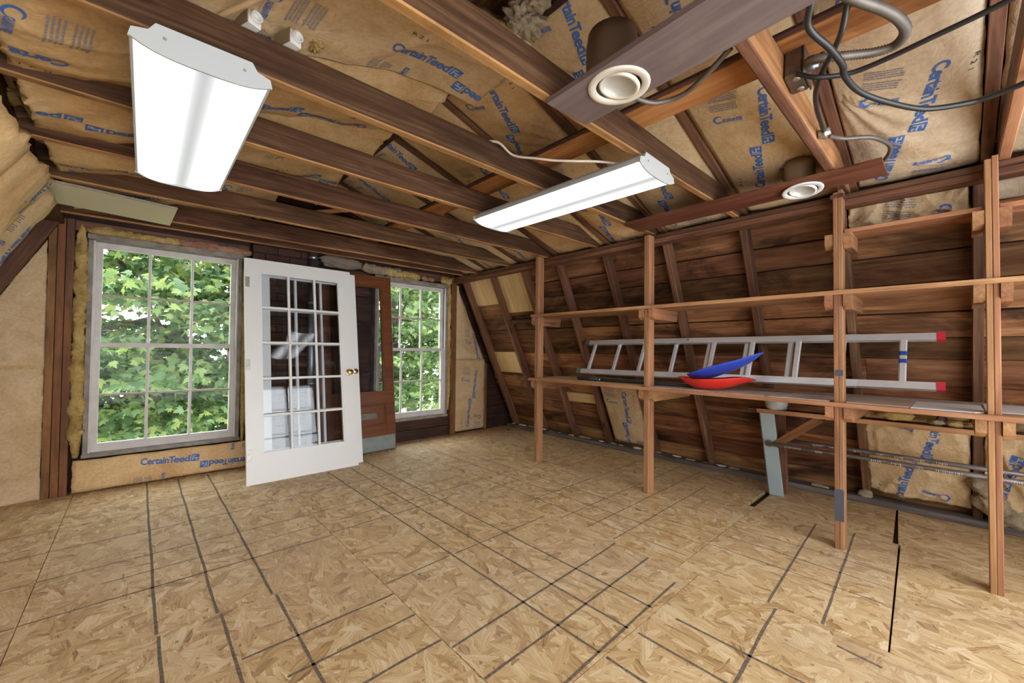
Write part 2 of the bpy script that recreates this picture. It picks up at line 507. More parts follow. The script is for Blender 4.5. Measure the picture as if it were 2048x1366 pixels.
def from_bm(bm, name):
    me = bpy.data.meshes.new(name)
    bm.normal_update()
    bm.to_mesh(me)
    bm.free()
    return me

def pydata(name, verts, faces):
    me = bpy.data.meshes.new(name)
    me.from_pydata([tuple(v) for v in verts], [], faces)
    me.update()
    return me

def frame(A, X, up=(0, 0, 1)):
    """matrix with origin A, local X along X and local Z near up"""
    X = Vector(X).normalized()
    Z = Vector(up)
    Z = (Z - X * Z.dot(X)).normalized()
    Y = Z.cross(X)
    M = Matrix((X, Y, Z)).transposed().to_4x4()
    M.translation = Vector(A)
    return M

def beam_mesh(name, Ln, w, h, c=0.003, seg=3, jit=0.0, seed=0, bottom=False):
    rnd = random.Random(seed)
    a, b = w / 2, h / 2
    c = min(c, a * 0.45, b * 0.45)
    prof = [(-a + c, -b), (a - c, -b), (a, -b + c), (a, b - c), (a - c, b), (-a + c, b), (-a, b - c), (-a, -b + c)]
    vs, fs = [], []
    for i in range(seg + 1):
        x = Ln * i / seg
        jy, jz = rnd.uniform(-jit, jit), rnd.uniform(-jit, jit)
        for y, z in prof:
            vs.append((x, y + jy + rnd.uniform(-jit, jit) * 0.4, z + jz + rnd.uniform(-jit, jit) * 0.4))
    mi = []
    for i in range(seg):
        for k in range(8):
            k2 = (k + 1) % 8
            fs.append((i * 8 + k, (i + 1) * 8 + k, (i + 1) * 8 + k2, i * 8 + k2))
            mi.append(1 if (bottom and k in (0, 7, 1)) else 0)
    fs.append(tuple(range(8)))
    fs.append(tuple(seg * 8 + k for k in reversed(range(8))))
    mi += [0, 0]
    me = pydata(name, vs, [tuple(reversed(f)) for f in fs])
    me.polygons.foreach_set('material_index', mi)
    return me

_seed = [100]
def beam(name, A, B, w, h, mats, parent=None, up=(0, 0, 1), c=0.003, seg=3, jit=0.0, bottom=False):
    A, B = Vector(A), Vector(B)
    _seed[0] += 1
    me = beam_mesh(name, (B - A).length, w, h, c, seg, jit, _seed[0], bottom)
    return link(name, me, mats, parent, frame(A, B - A, up))

def box(name, x0, x1, y0, y1, z0, z1, mats, parent=None, c=0.002, axis=None):
    """axis-aligned box; local X (grain) along its longest side or the given axis"""
    d = (x1 - x0, y1 - y0, z1 - z0)
    ax = axis if axis is not None else max(range(3), key=lambda i: d[i])
    cx, cy, cz = (x0 + x1) / 2, (y0 + y1) / 2, (z0 + z1) / 2
    if ax == 0:
        return beam(name, (x0, cy, cz), (x1, cy, cz), d[1], d[2], mats, parent, (0, 0, 1), c, 1)
    if ax == 1:
        return beam(name, (cx, y0, cz), (cx, y1, cz), d[0], d[2], mats, parent, (0, 0, 1), c, 1)
    return beam(name, (cx, cy, z0), (cx, cy, z1), d[1], d[0], mats, parent, (1, 0, 0), c, 1)

def boxes_mesh(name, lst):
    bm = bmesh.new()
    for (x0, x1, y0, y1, z0, z1) in lst:
        vs = [bm.verts.new(p) for p in ((x0, y0, z0), (x1, y0, z0), (x1, y1, z0), (x0, y1, z0), (x0, y0, z1), (x1, y0, z1), (x1, y1, z1), (x0, y1, z1))]
        for f in ((0, 3, 2, 1), (4, 5, 6, 7), (0, 1, 5, 4), (1, 2, 6, 5), (2, 3, 7, 6), (3, 0, 4, 7)):
            bm.faces.new([vs[i] for i in f])
    return from_bm(bm, name)

def prism(name, pts, z0, z1, mats, parent=None, M=None):
    n = len(pts)
    vs = [(p[0], p[1], z0) for p in pts] + [(p[0], p[1], z1) for p in pts]
    fs = [tuple(reversed(range(n))), tuple(range(n, 2 * n))]
    for i in range(n):
        j = (i + 1) % n
        fs.append((i, j, n + j, n + i))
    me = pydata(name, vs, fs)
    bm = bmesh.new()
    bm.from_mesh(me)
    bmesh.ops.recalc_face_normals(bm, faces=bm.faces)
    bm.to_mesh(me)
    bm.free()
    return link(name, me, mats, parent, M)

def lathe(name, prof, mats, parent=None, M=None, n=28, smooth=True, cap=True):
    vs, fs = [], []
    for r, z in prof:
        for k in range(n):
            a = 2 * math.pi * k / n
            vs.append((r * math.cos(a), r * math.sin(a), z))
    for i in range(len(prof) - 1):
        for k in range(n):
            k2 = (k + 1) % n
            fs.append((i * n + k, i * n + k2, (i + 1) * n + k2, (i + 1) * n + k))
    if cap:
        fs.append(tuple(reversed(range(n))))
        fs.append(tuple((len(prof) - 1) * n + k for k in range(n)))
    return link(name, pydata(name, vs, fs), mats, parent, M, smooth)

def spline(pts, n=8):
    P = [Vector(p) for p in pts]
    P = [P[0] * 2 - P[1]] + P + [P[-1] * 2 - P[-2]]
    out = []
    for i in range(1, len(P) - 2):
        for k in range(n):
            t = k / n
            a, b, c, d = P[i - 1], P[i], P[i + 1], P[i + 2]
            out.append(0.5 * ((2 * b) + (c - a) * t + (2 * a - 5 * b + 4 * c - d) * t * t + (3 * b - a - 3 * c + d) * t ** 3))
    out.append(P[-2])
    return out

def tube_mesh(name, pts, r, n=8, rib=0.0, rib_step=None, closed=True):
    """a tube along pts; with rib it becomes a corrugated armoured conduit"""
    if rib:
        seg = [0]
        for a, b in zip(pts, pts[1:]):
            seg.append(seg[-1] + (b - a).length)
        m = max(4, int(seg[-1] / (rib_step / 2)))
        new, j = [], 0
        for i in range(m + 1):
            s = seg[-1] * i / m
            while j < len(seg) - 2 and seg[j + 1] < s:
                j += 1
            t = (s - seg[j]) / max(1e-9, seg[j + 1] - seg[j])
            new.append(pts[j].lerp(pts[j + 1], t))
        pts = new
    vs, fs = [], []
    up = Vector((0.3, 0.2, 1)).normalized()
    for i, p in enumerate(pts):
        d = (pts[min(i + 1, len(pts) - 1)] - pts[max(i - 1, 0)]).normalized()
        s = d.cross(up)
        if s.length < 1e-3:
            s = d.cross(Vector((1, 0, 0)))
        s.normalize()
        t = s.cross(d)
        rr = r + (rib if (rib and i % 2) else 0)
        for k in range(n):
            a = 2 * math.pi * k / n
            vs.append(p + s * (rr * math.cos(a)) + t * (rr * math.sin(a)))
    for i in range(len(pts) - 1):
        for k in range(n):
            k2 = (k + 1) % n
            fs.append((i * n + k, i * n + k2, (i + 1) * n + k2, (i + 1) * n + k))
    fs.append(tuple(reversed(range(n))))
    fs.append(tuple((len(pts) - 1) * n + k for k in range(n)))
    return pydata(name, vs, fs)

def tube(name, pts, r, mats, parent=None, n=8, res=8, rib=0.0, rib_step=0.012):
    P = spline(pts, res) if len(pts) > 2 else [Vector(p) for p in pts]
    return link(name, tube_mesh(name, P, r, n, rib, rib_step), mats, parent, None, True)

def lump_mesh(name, size, seed, sub=3, amp=0.35, freq=2.2):
    bm = bmesh.new()
    bmesh.ops.create_icosphere(bm, subdivisions=sub, radius=1.0)
    off = Vector((seed * 3.1, seed * 1.7, seed * 0.9))
    for v in bm.verts:
        d = v.co.normalized()
        k = 1 + amp * noise.noise(d * freq + off) + amp * 0.55 * noise.noise(d * freq * 3.1 + off) + amp * 0.3 * noise.noise(d * freq * 8 + off)
        v.co = Vector((d.x * k * size[0] / 2, d.y * k * size[1] / 2, d.z * k * size[2] / 2))
    return from_bm(bm, name)

def lump(name, c, size, mats, parent=None, seed=0, sub=3, amp=0.35, freq=2.2):
    return link(name, lump_mesh(name, size, seed, sub, amp, freq), mats, parent, Matrix.Translation(Vector(c)), True)

def strip_lump(name, A, B, w, d, mats, parent=None, seed=0, seg=26):
    """a long ragged strip of stuffed fibre from A to B, w wide and d deep (deep is along -y)"""
    A, B = Vector(A), Vector(B)
    X = (B - A).normalized()
    Y = Vector((0, -1, 0))
    Z = X.cross(Y)
    vs, fs = [], []
    n = 12
    for i in range(seg + 1):
        t = i / seg
        p = A.lerp(B, t)
        end = min(1.0, 6 * t + 0.35, 6 * (1 - t) + 0.35)
        for k in range(n):
            a = 2 * math.pi * k / n
            q = Vector((t * (B - A).length * 9 + seed * 5, math.cos(a) * 1.5, math.sin(a) * 1.5))
            rr = end * (1 + 0.6 * noise.noise(q) + 0.45 * noise.noise(q * 2.7) + 0.3 * noise.noise(q * 6.1))
            vs.append(p + Z * (math.cos(a) * w / 2 * rr) + Y * (math.sin(a) * d / 2 * rr))
    for i in range(seg):
        for k in range(n):
            k2 = (k + 1) % n
            fs.append((i * n + k, i * n + k2, (i + 1) * n + k2, (i + 1) * n + k))
    fs.append(tuple(reversed(range(n))))
    fs.append(tuple(seg * n + k for k in range(n)))
    return link(name, pydata(name, vs, fs), mats, parent, None, True)

# ---------------------------------------------------------------- printed kraft faced batts
_txt = {}
def text2d(s, bold=0.012):
    """vertices and faces of a string, scaled to unit width and unit cap height"""
    key = (s, bold)
    if key in _txt:
        return _txt[key]
    cu = bpy.data.curves.new('lettering', 'FONT')
    cu.body = s
    cu.size = 1.0
    cu.resolution_u = 3
    cu.offset = bold
    cu.space_character = 0.94
    ob = bpy.data.objects.new('lettering', cu)
    COL.objects.link(ob)
    dg = bpy.context.evaluated_depsgraph_get()
    me = bpy.data.meshes.new_from_object(ob.evaluated_get(dg))
    v = np.array([(p.co.x, p.co.y) for p in me.vertices])
    f = [tuple(p.vertices) for p in me.polygons]
    bpy.data.objects.remove(ob)
    bpy.data.curves.remove(cu)
    bpy.data.meshes.remove(me)
    v[:, 0] -= v[:, 0].min()
    v[:, 0] /= v[:, 0].max()
    v[:, 1] /= 0.70
    if s == 'eed':
        v[:, 1] *= 1.02
    _txt[key] = (v, f)
    return _txt[key]

def rect2d(x0, x1, y0, y1, nx=1, ny=1):
    vs, fs = [], []
    for j in range(ny + 1):
        for i in range(nx + 1):
            vs.append((x0 + (x1 - x0) * i / nx, y0 + (y1 - y0) * j / ny))
    for j in range(ny):
        for i in range(nx):
            a = j * (nx + 1) + i
            fs.append((a, a + 1, a + nx + 2, a + nx + 1))
    return np.array(vs), fs

def crescent2d(r):
    vs, fs = [], []
    n = 16
    for i in range(n + 1):
        a = math.radians(40 + 290 * i / n)
        t = math.sin(math.pi * i / n)
        ri = r * (1 - 0.10 - 0.36 * t)
        vs.append((r * math.cos(a), r * math.sin(a)))
        vs.append((ri * math.cos(a), ri * math.sin(a)))
    for i in range(n):
        fs.append((2 * i, 2 * i + 2, 2 * i + 3, 2 * i + 1))
    return np.array(vs), fs

def xf(vf, ang=0.0, dx=0.0, dy=0.0, sx=1.0, sy=1.0):
    v, f = vf
    v = v * np.array([sx, sy])
    c, s = math.cos(ang), math.sin(ang)
    return np.stack([v[:, 0] * c - v[:, 1] * s + dx, v[:, 0] * s + v[:, 1] * c + dy], 1), f

def print_half(rnd):
    """one half of the maker's repeat: word, block, seal and small print (ink index, layer, shape)"""
    out = []
    out.append((0, 0, xf(text2d('CertainT', 0.028), 0, -0.385, 0.005, 0.216, 0.050)))
    out.append((0, 0, xf(text2d('eed', 0.028), 0, -0.1765, 0.005, 0.108, 0.050)))
    out.append((0, 0, rect2d(-0.061, -0.006, 0.003, 0.060, 2, 2)))
    # pale step-shaped key in the block
    for r in ((-0.053, -0.047, 0.012, 0.050), (-0.047, -0.030, 0.044, 0.050), (-0.047, -0.030, 0.027, 0.033), (-0.030, -0.024, 0.012, 0.033), (-0.024, -0.012, 0.027, 0.033), (-0.024, -0.012, 0.012, 0.018)):
        out.append((3, 1, rect2d(*r)))
    # seal, reading across
    q = math.pi / 2
    out.append((0, 0, xf(crescent2d(0.026), q, -0.240, -0.185)))
    out.append((0, 1, xf(text2d('GUARANTEE', 0.03), q, -0.222, -0.165, 0.092, 0.022)))
    out.append((1, 0, xf(rect2d(0, 0.125, 0, 0.0014, 4, 1), q, -0.212, -0.190)))
    # small print
    for i in range(9):
        x = -0.41 + i * 0.0125
        if i == 4:
            continue
        a = -0.215
        while a < -0.095:
            w = rnd.uniform(0.006, 0.022)
            e = min(a + w, -0.085)
            out.append((1, 0, rect2d(x, x + 0.0066, a, e)))
            a = e + 0.003
    out.append((2, 0, xf(text2d('R 2 1', 0.0), 0, -0.36, 0.125, 0.075, 0.016)))
    return out

def print_module(rnd):
    h = print_half(rnd)
    r = [(a, b, xf(s, math.pi)) for a, b, s in print_half(rnd)]
    return h + r

INKS = [INK_BLUE, INK_GREY, INK_BLACK, INK_PALE]

def put_prints(S, U, V, shapes, parent, margin=0.004):
    vs, fs, mi = [], [], []
    for ink, layer, (v2, f2) in shapes:
        ok = (v2[:, 0] > margin) & (v2[:, 0] < U - margin) & (v2[:, 1] > margin) & (v2[:, 1] < V - margin)
        if not ok.any():
            continue
        base = len(vs)
        off = 0.0022 + layer * 0.0012
        for k in range(len(v2)):
            if ok[k]:
                u, v = float(v2[k, 0]), float(v2[k, 1])
                p = S(u, v)
                e = 0.006
                n = (S(u + e, v) - p).cross(S(u, v + e) - p)
                n.normalize()
                vs.append(p + n * off)
            else:
                vs.append(Vector((0, 0, 0)))
        for f in f2:
            if all(ok[i] for i in f):
                fs.append(tuple(base + i for i in f))
                mi.append(ink)
    if not fs:
        return None
    me = pydata('printed_lettering', vs, fs)
    for m in INKS:
        me.materials.append(m)
    me.polygons.foreach_set('material_index', mi)
    bm = bmesh.new()
    bm.from_mesh(me)
    bmesh.ops.delete(bm, geom=[v for v in bm.verts if not v.link_faces], context='VERTS')
    bm.to_mesh(me)
    bm.free()
    return link('printed_lettering', me, None, parent)

def batt(S, U, V, nu, nv, th, parent, face=None, core=None, prints=(), rag=0.0, seed=0, name='insulation_batt', raw=None):
    """kraft faced batt over the sheet S(u, v); prints = [(u, v, angle in degrees)] repeat centres"""
    rnd = random.Random(seed)
    vs, fs, mi = [], [], []
    def ruv(i, j):
        u, v = U * i / nu, V * j / nv
        if rag and (i == 0 or i == nu):
            u += rag * (noise.noise(Vector((v * 9, seed * 3.3, i))) + 0.6 * noise.noise(Vector((v * 30, seed, i))))
        if rag and (j == 0 or j == nv):
            v += rag * 0.5 * noise.noise(Vector((u * 9, seed * 2.1, j)))
        return u, v
    F, B = [], []
    for i in range(nu + 1):
        for j in range(nv + 1):
            u, v = ruv(i, j)
            p = S(u, v)
            n = (S(u + 0.01, v) - p).cross(S(u, v + 0.01) - p)
            n.normalize()
            F.append(p)
            B.append(p - n * th)
    nn = len(F)
    vs = F + B
    W = nv + 1
    for i in range(nu):
        for j in range(nv):
            a, b, c, d = i * W + j, (i + 1) * W + j, (i + 1) * W + j + 1, i * W + j + 1
            fs.append((a, b, c, d)); mi.append(0)
            fs.append((nn + a, nn + d, nn + c, nn + b)); mi.append(1)
    rim = [i * W for i in range(nu + 1)] + [nu * W + j for j in range(1, nv + 1)] + [i * W + nv for i in range(nu - 1, -1, -1)] + [j for j in range(nv - 1, 0, -1)]
    for k in range(len(rim)):
        a, b = rim[k], rim[(k + 1) % len(rim)]
        fs.append((a, nn + a, nn + b, b)); mi.append(1)
    me = pydata(name, vs, fs)
    me.materials.append(face or KRAFT)
    me.materials.append(core or FIBRE)
    me.polygons.foreach_set('material_index', mi)
    o = link(name, me, None, parent, None, True)
    shapes = []
    for (pu, pv, ang) in prints:
        shapes += [(a, b, xf(s, math.radians(ang), pu, pv)) for a, b, s in print_module(rnd)]
    if raw:
        shapes += raw
    if shapes:
        put_prints(S, U, V, shapes, o)
    return o

def wr(p, s, amp, freq):
    return amp * (noise.noise(Vector((p[0] * freq + s * 7.1, p[1] * freq + s * 3.3, s * 1.9))) + 0.5 * noise.noise(Vector((p[0] * freq * 2.3 + s, p[1] * freq * 2.3, s * 4.1))))

def crease(p, s, amp, freq):
    """sharp meandering folds"""
    a = abs(noise.noise(Vector((p[0] * freq + s * 2.3, p[1] * freq * 1.7 + s, s * 0.7))))
    c = abs(noise.noise(Vector((p[0] * freq * 2.1 + s * 1.3, p[1] * freq * 2.9 - s, s * 1.7))))
    return amp * ((1 - min(1, a * 3.2)) ** 2 + 0.6 * (1 - min(1, c * 3.2)) ** 2)

# ================================================================ the shell
Y0, Y1 = -1.25, 4.47            # rear end of the modelled room, inner face of the far gable
XF = 4.10                       # foot of the right slope
# inner faces: right slope, left slope, upper right, upper left
S_DIR_R = Vector((3.12 - 4.10, 0, 2.05)).normalized()       # up along the right slope
N_R = Vector((-2.05, 0, -0.98)).normalized()                # inward normal of the right slope
RIDGE = Vector((1.3, 0, 2.66))
D_UR = Vector((1.82, 0, -0.58)).normalized()                # down the upper right slope
N_UR = Vector((-0.58, 0, -1.82)).normalized()               # inward (down)
D_UL = Vector((1.72, 0, 0.55)).normalized()                 # up the upper left slope
N_UL = Vector((0.55, 0, -1.72)).normalized()
E_UL = Vector((-0.36, 0, 2.13))
S_DIR_L = Vector((0.98, 0, 2.05)).normalized()              # up along the left slope
N_L = Vector((2.05, 0, -0.98)).normalized()
F_L = Vector((-1.40, 0, 0.0))

def UR(s, y, off=0.0):
    return Vector((RIDGE.x, y, RIDGE.z)) + D_UR * s + N_UR * off

def UL(s, y, off=0.0):
    return Vector((E_UL.x, y, E_UL.z)) + D_UL * s + N_UL * off

def RW(s, y, off=0.0):
    return Vector((XF, y, 0)) + S_DIR_R * s + N_R * off

def LW(s, y, off=0.0):
    return Vector((F_L.x, y, 0)) + S_DIR_L * s + N_L * off

# ---------------- floor
floor = structure(link('floor', boxes_mesh('floor', [(-1.75, 4.5, Y0, 4.62, -0.10, -0.03)]), W_DARK))

def sheet(c, z=0.0):
    """an OSB sheet from its four corners (grain along y)"""
    prism('strand_board_sheet', c, -0.028, z, OSB, floor)

def rect(x0, x1, y0, y1):
    g = 0.0016
    return [(x0 + g, y0 + g), (x1 - g, y0 + g), (x1 - g, y1 - g), (x0 + g, y1 - g)]

for r in ((-1.60, -0.325, 3.31, 4.60), (-1.60, -0.325, 0.87, 3.31), (-1.60, -0.325, Y0, 0.87),
          (-0.325, 0.888, 2.092, 4.53), (-0.325, 0.888, -0.35, 2.092), (-0.325, 0.888, Y0, -0.35),
          (0.888, 2.093, 3.31, 4.53), (0.888, 2.093, 0.88, 3.31), (0.888, 2.093, Y0, 0.88),
          (2.093, 3.306, 3.42, 4.53), (2.093, 3.306, 0.985, 3.42)):
    sheet(rect(*r))
sheet([(2.095, 0.181), (3.305, 0.236), (3.305, 0.982), (2.095, 0.982)])
sheet([(2.095, Y0), (3.305, Y0), (3.305, 0.226), (2.095, 0.175)])
sheet([(3.308, 0.262), (4.20, 0.306), (4.20, 1.000), (3.308, 0.992)])
sheet([(3.308, Y0), (4.20, Y0), (4.20, 0.300), (3.308, 0.236)])
sheet(rect(3.308, 4.20, 1.046, 4.53))

def mark(x0, y0, x1, y1, w, z=0.0006):
    """a felt-pen line drawn on the sheets, slightly wavering"""
    A, B = Vector((x0, y0, 0)), Vector((x1, y1, 0))
    d = (B - A).normalized()
    s = Vector((-d.y, d.x, 0))
    n = max(3, int((B - A).length / 0.05))
    vs, fs = [], []
    sd = x0 * 7.3 + y0 * 3.1
    for i in range(n + 1):
        p = A.lerp(B, i / n)
        o = 0.0035 * noise.noise(Vector((p.x * 5, p.y * 5, sd)))
        ww = w * (0.5 + 0.16 * noise.noise(Vector((p.x * 26, p.y * 26, sd))))
        vs += [p + s * (o - ww), p + s * (o + ww)]
    for i in range(n):
        fs.append((2 * i, 2 * i + 1, 2 * i + 3, 2 * i + 2))
    for v in vs:
        v.z = z
    me = pydata('marker_line', vs, [tuple(reversed(f)) for f in fs])
    return link('marker_line', me, MARKER, floor)

TH, TN = 0.0112, 0.0068
for x, a, b in ((0.079, 2.10, 4.46), (0.274, 2.10, 4.45), (0.476, 2.10, 4.44), (0.081, 0.40, 2.085), (0.280, 0.40, 2.085), (0.482, 0.40, 2.085)):
    mark(x, a, x + 0.004, b, TH)
for x, a, b in ((1.283, 0.90, 3.83), (1.480, 0.90, 3.80), (1.676, 0.90, 3.95)):
    mark(x, a, x + 0.006, b, 0.0105)
for x, a, b in ((1.486, 0.30, 0.86), (1.682, 0.30, 0.80), (1.284, 0.30, 0.87)):
    mark(x, a, x, b, 0.011)
for x, a, b in ((2.238, 1.0, 3.30), (2.434, 1.0, 4.2), (2.628, 1.0, 3.9), (2.84, 0.24, 0.97), (2.478, 0.22, 0.97), (2.66, 0.22, 0.97)):
    mark(x, a, x - 0.004, b, TN)
for y, w in ((4.115, TN), (3.905, TN), (3.69, TN), (3.315, TH * 0.8), (2.93, TH * 0.8), (2.717, TN), (2.52, TH * 0.9)):
    mark(-0.325 if y not in (2.717,) else -0.10, y, 0.885, y + 0.006, w)
for y, w, a in ((4.10, TN, -1.2), (3.69, TN, -1.2), (3.315, TN, -1.2), (2.93, TN, -1.2), (2.52, TN, -1.2)):
    mark(a, y - 0.01, -0.33, y, w)
for y, a in ((1.734, 0.30), (1.540, 0.40), (1.341, 0.30)):
    mark(a, y, 0.884, y + 0.006, TH)
mark(0.892, 1.284, 2.068, 1.345, TH)
mark(0.892, 1.088, 2.060, 1.134, TH)
mark(0.95, 0.893, 1.94, 0.927, TH)
for y, a, b in ((3.40, 0.9, 2.05), (2.955, 0.9, 2.07), (2.74, 1.0, 2.06), (2.575, 0.9, 1.75), (1.872, 1.30, 2.05), (1.848, 0.892, 1.27)):
    mark(a, y - 0.012, b, y + 0.012, TH * 0.75)
for y, a, b in ((1.392, 2.10, 3.5), (1.597, 2.12, 3.9), (1.80, 2.10, 3.9), (2.16, 2.1, 3.8), (2.55, 2.1, 3.8), (2.78, 2.1, 3.8), (3.2, 2.1, 3.5)):
    mark(a, y - 0.012, b, y + 0.02, TN)
mark(3.290, 0.627, 2.100, 0.577, TH * 0.9)
mark(2.072, 0.541, 1.50, 0.514, TH)
mark(3.300, 0.432, 2.100, 0.379, TH * 0.9)
mark(1.990, 0.316, 1.972, 0.185, 0.012)

# ---------------- far gable wall (its boarding has two window openings)
W1 = (-0.286, 0.705, 0.275, 1.955)
W2 = (1.985, 2.968, 0.265, 1.935)
WB = [(-1.6, W1[0], 4.56, 4.60, -0.1, 2.75), (W1[1], W2[0], 4.56, 4.60, -0.1, 2.75), (W2[1], 4.4, 4.56, 4.60, -0.1, 2.75)]
for w in (W1, W2):
    WB += [(w[0], w[1], 4.56, 4.60, -0.1, w[2]), (w[0], w[1], 4.56, 4.60, w[3], 2.75)]
wall_back = structure(link('wall_back', boxes_mesh('wall_back', WB), W_DARK))

for i, x in enumerate((-0.468, -0.424, -0.380)):
    box('stud', x - 0.0205, x + 0.0205, 4.468, 4.556, 0.0, 2.06, W_STUD, wall_back)
beam('stud_stub', (-0.380, 4.462, 1.40), (-0.380, 4.462, 2.06), 0.01, 0.04, W_PLATE, wall_back, (1, 0, 0))
for x in (3.045, 3.085):
    box('stud', x - 0.019, x + 0.019, 4.462, 4.556, 0.0, 2.06, W_STUD, wall_back)
box('stud', 3.62, 3.66, 4.50, 4.556, 0.0, 0.92, W_STUD, wall_back)
# boards above the windows and below the right window
for k, (z0, z1) in enumerate(((1.99, 2.13), (2.135, 2.27), (2.275, 2.42), (2.425, 2.56), (2.565, 2.70))):
    hw = 1.85 if z1 < 2.2 else 1.82 * (2.70 - z0) / 0.60 + 0.06
    box('gable_board', max(-0.47, 1.3 - hw), min(3.1, 1.3 + hw), 4.50, 4.552, z0, z1, W_DARK, wall_back)
for z0, z1 in ((0.0, 0.125), (0.13, 0.255)):
    box('gable_board', 1.74, 3.02, 4.50, 4.555, z0, z1, W_DARK, wall_back)
for k in range(7):
    box('gable_board', 0.74, 1.95, 4.535, 4.557, 0.02 + k * 0.28, 0.02 + k * 0.28 + 0.275, W_DARK, wall_back)
box('header', W1[0] - 0.07, W1[1] + 0.05, 4.475, 4.556, 1.985, 2.06, W_PLATE, wall_back)
box('header', W2[0] - 0.05, W2[1] + 0.07, 4.475, 4.556, 1.985, 2.06, W_PLATE, wall_back)

def flat_wall(x0, z0, y, amp=0.008, s=1, freq=4.0, bulge=0.02, U=1, V=1):
    def S(u, v):
        b = bulge * math.sin(math.pi * min(max(u / U, 0), 1)) * math.sin(math.pi * min(max(v / V, 0), 1))
        return Vector((x0 + u, y - b - wr((u, v), s, amp, freq), z0 + v))
    return S

batt(flat_wall(-0.335, 0.012, 4.472, 0.004, 3, 3.0, 0.012, 1.16, 0.24), 1.16, 0.235, 40, 10, 0.05, wall_back, KRAFT_GOLD, FIBRE, [(0.76, 0.112, -4)], 0.010, 3)
# left bay of the gable, under the sloping rafter
def S_left(u, v):
    zt = 1.90 - 2.05 * u * 0.93 - 0.05 * math.sin(min(u / 0.9, 1) * math.pi)
    z = 0.0 + max(zt, 0.05) * v / 1.9
    w = 0.035 * math.exp(-((z - 0.93 - 0.02 * u) / 0.018) ** 2) - 0.02 * math.exp(-((z - 0.97 - 0.02 * u) / 0.03) ** 2) - crease((u, z), 14, 0.014, 2.4)
    p = wr((u, z), 11, 0.010, 3.5) + 0.5 * wr((u * 3, z), 12, 0.008, 5)
    return Vector((-0.49 - u, 4.49 - p + w - 0.015 * math.sin(math.pi * min(u / 0.9, 1)), z))
def S_left2(u, v):
    return S_left(0.9 - u, v)
batt(S_left2, 0.9, 1.9, 50, 110, 0.06, wall_back, KRAFT, FIBRE, [], 0.008, 12)
# right bay: upper and lower pieces beside the slope
def S_right(z0, z1, s):
    def S(u, v):
        z = z0 + v
        w = max(0.02, (3.12 + (2.05 - z) / 2.05 * 0.98) - 3.118 - 0.03)
        k = u / 0.55
        p = wr((u, v), s, 0.010, 4.0)
        return Vector((3.115 + k * min(w, 0.50), 4.492 - p - 0.02 * math.sin(math.pi * min(max(k, 0), 1)), z))
    return S
batt(S_right(0.98, 2.0, 21), 0.55, 0.98, 14, 24, 0.05, wall_back, KRAFT, FIBRE, [(0.40, -0.02, 82)], 0.01, 21)
batt(S_right(0.03, 0.96, 22), 0.55, 0.95, 14, 24, 0.05, wall_back, KRAFT, FIBRE, [(0.29, 0.42, 82)], 0.012, 22)
# stuffed fibre round the windows
strip_lump('insulation_strip', (-0.322, 4.485, 0.27), (-0.322, 4.485, 2.03), 0.085, 0.07, FIBRE, wall_back, 1, 150)
strip_lump('insulation_strip', (-0.30, 4.485, 2.00), (0.30, 4.485, 2.00), 0.07, 0.06, FIBRE, wall_back, 2, 34)
strip_lump('insulation_strip', (0.22, 4.480, 2.005), (0.80, 4.480, 1.995), 0.075, 0.07, FIBRE_PINK, wall_back, 3, 34)
strip_lump('insulation_strip', (0.735, 4.49, 0.24), (0.735, 4.49, 1.95), 0.05, 0.04, FIBRE, wall_back, 4, 50)
strip_lump('insulation_strip', (2.998, 4.485, 0.33), (2.998, 4.485, 2.00), 0.052, 0.05, FIBRE, wall_back, 5, 56)
strip_lump('insulation_strip', (1.82, 4.475, 2.015), (2.34, 4.475, 2.012), 0.10, 0.07, FIBRE_GREY, wall_back, 7, 40)
strip_lump('insulation_strip', (2.10, 4.468, 2.01), (2.56, 4.468, 1.995), 0.095, 0.07, FIBRE, wall_back, 8, 40)
strip_lump('insulation_strip', (2.58, 4.472, 1.99), (2.76, 4.472, 1.985), 0.05, 0.05, FIBRE_PINK, wall_back, 9, 24)
strip_lump('insulation_strip', (2.86, 4.468, 2.005), (3.02, 4.468, 1.985), 0.085, 0.07, FIBRE, wall_back, 10, 24)

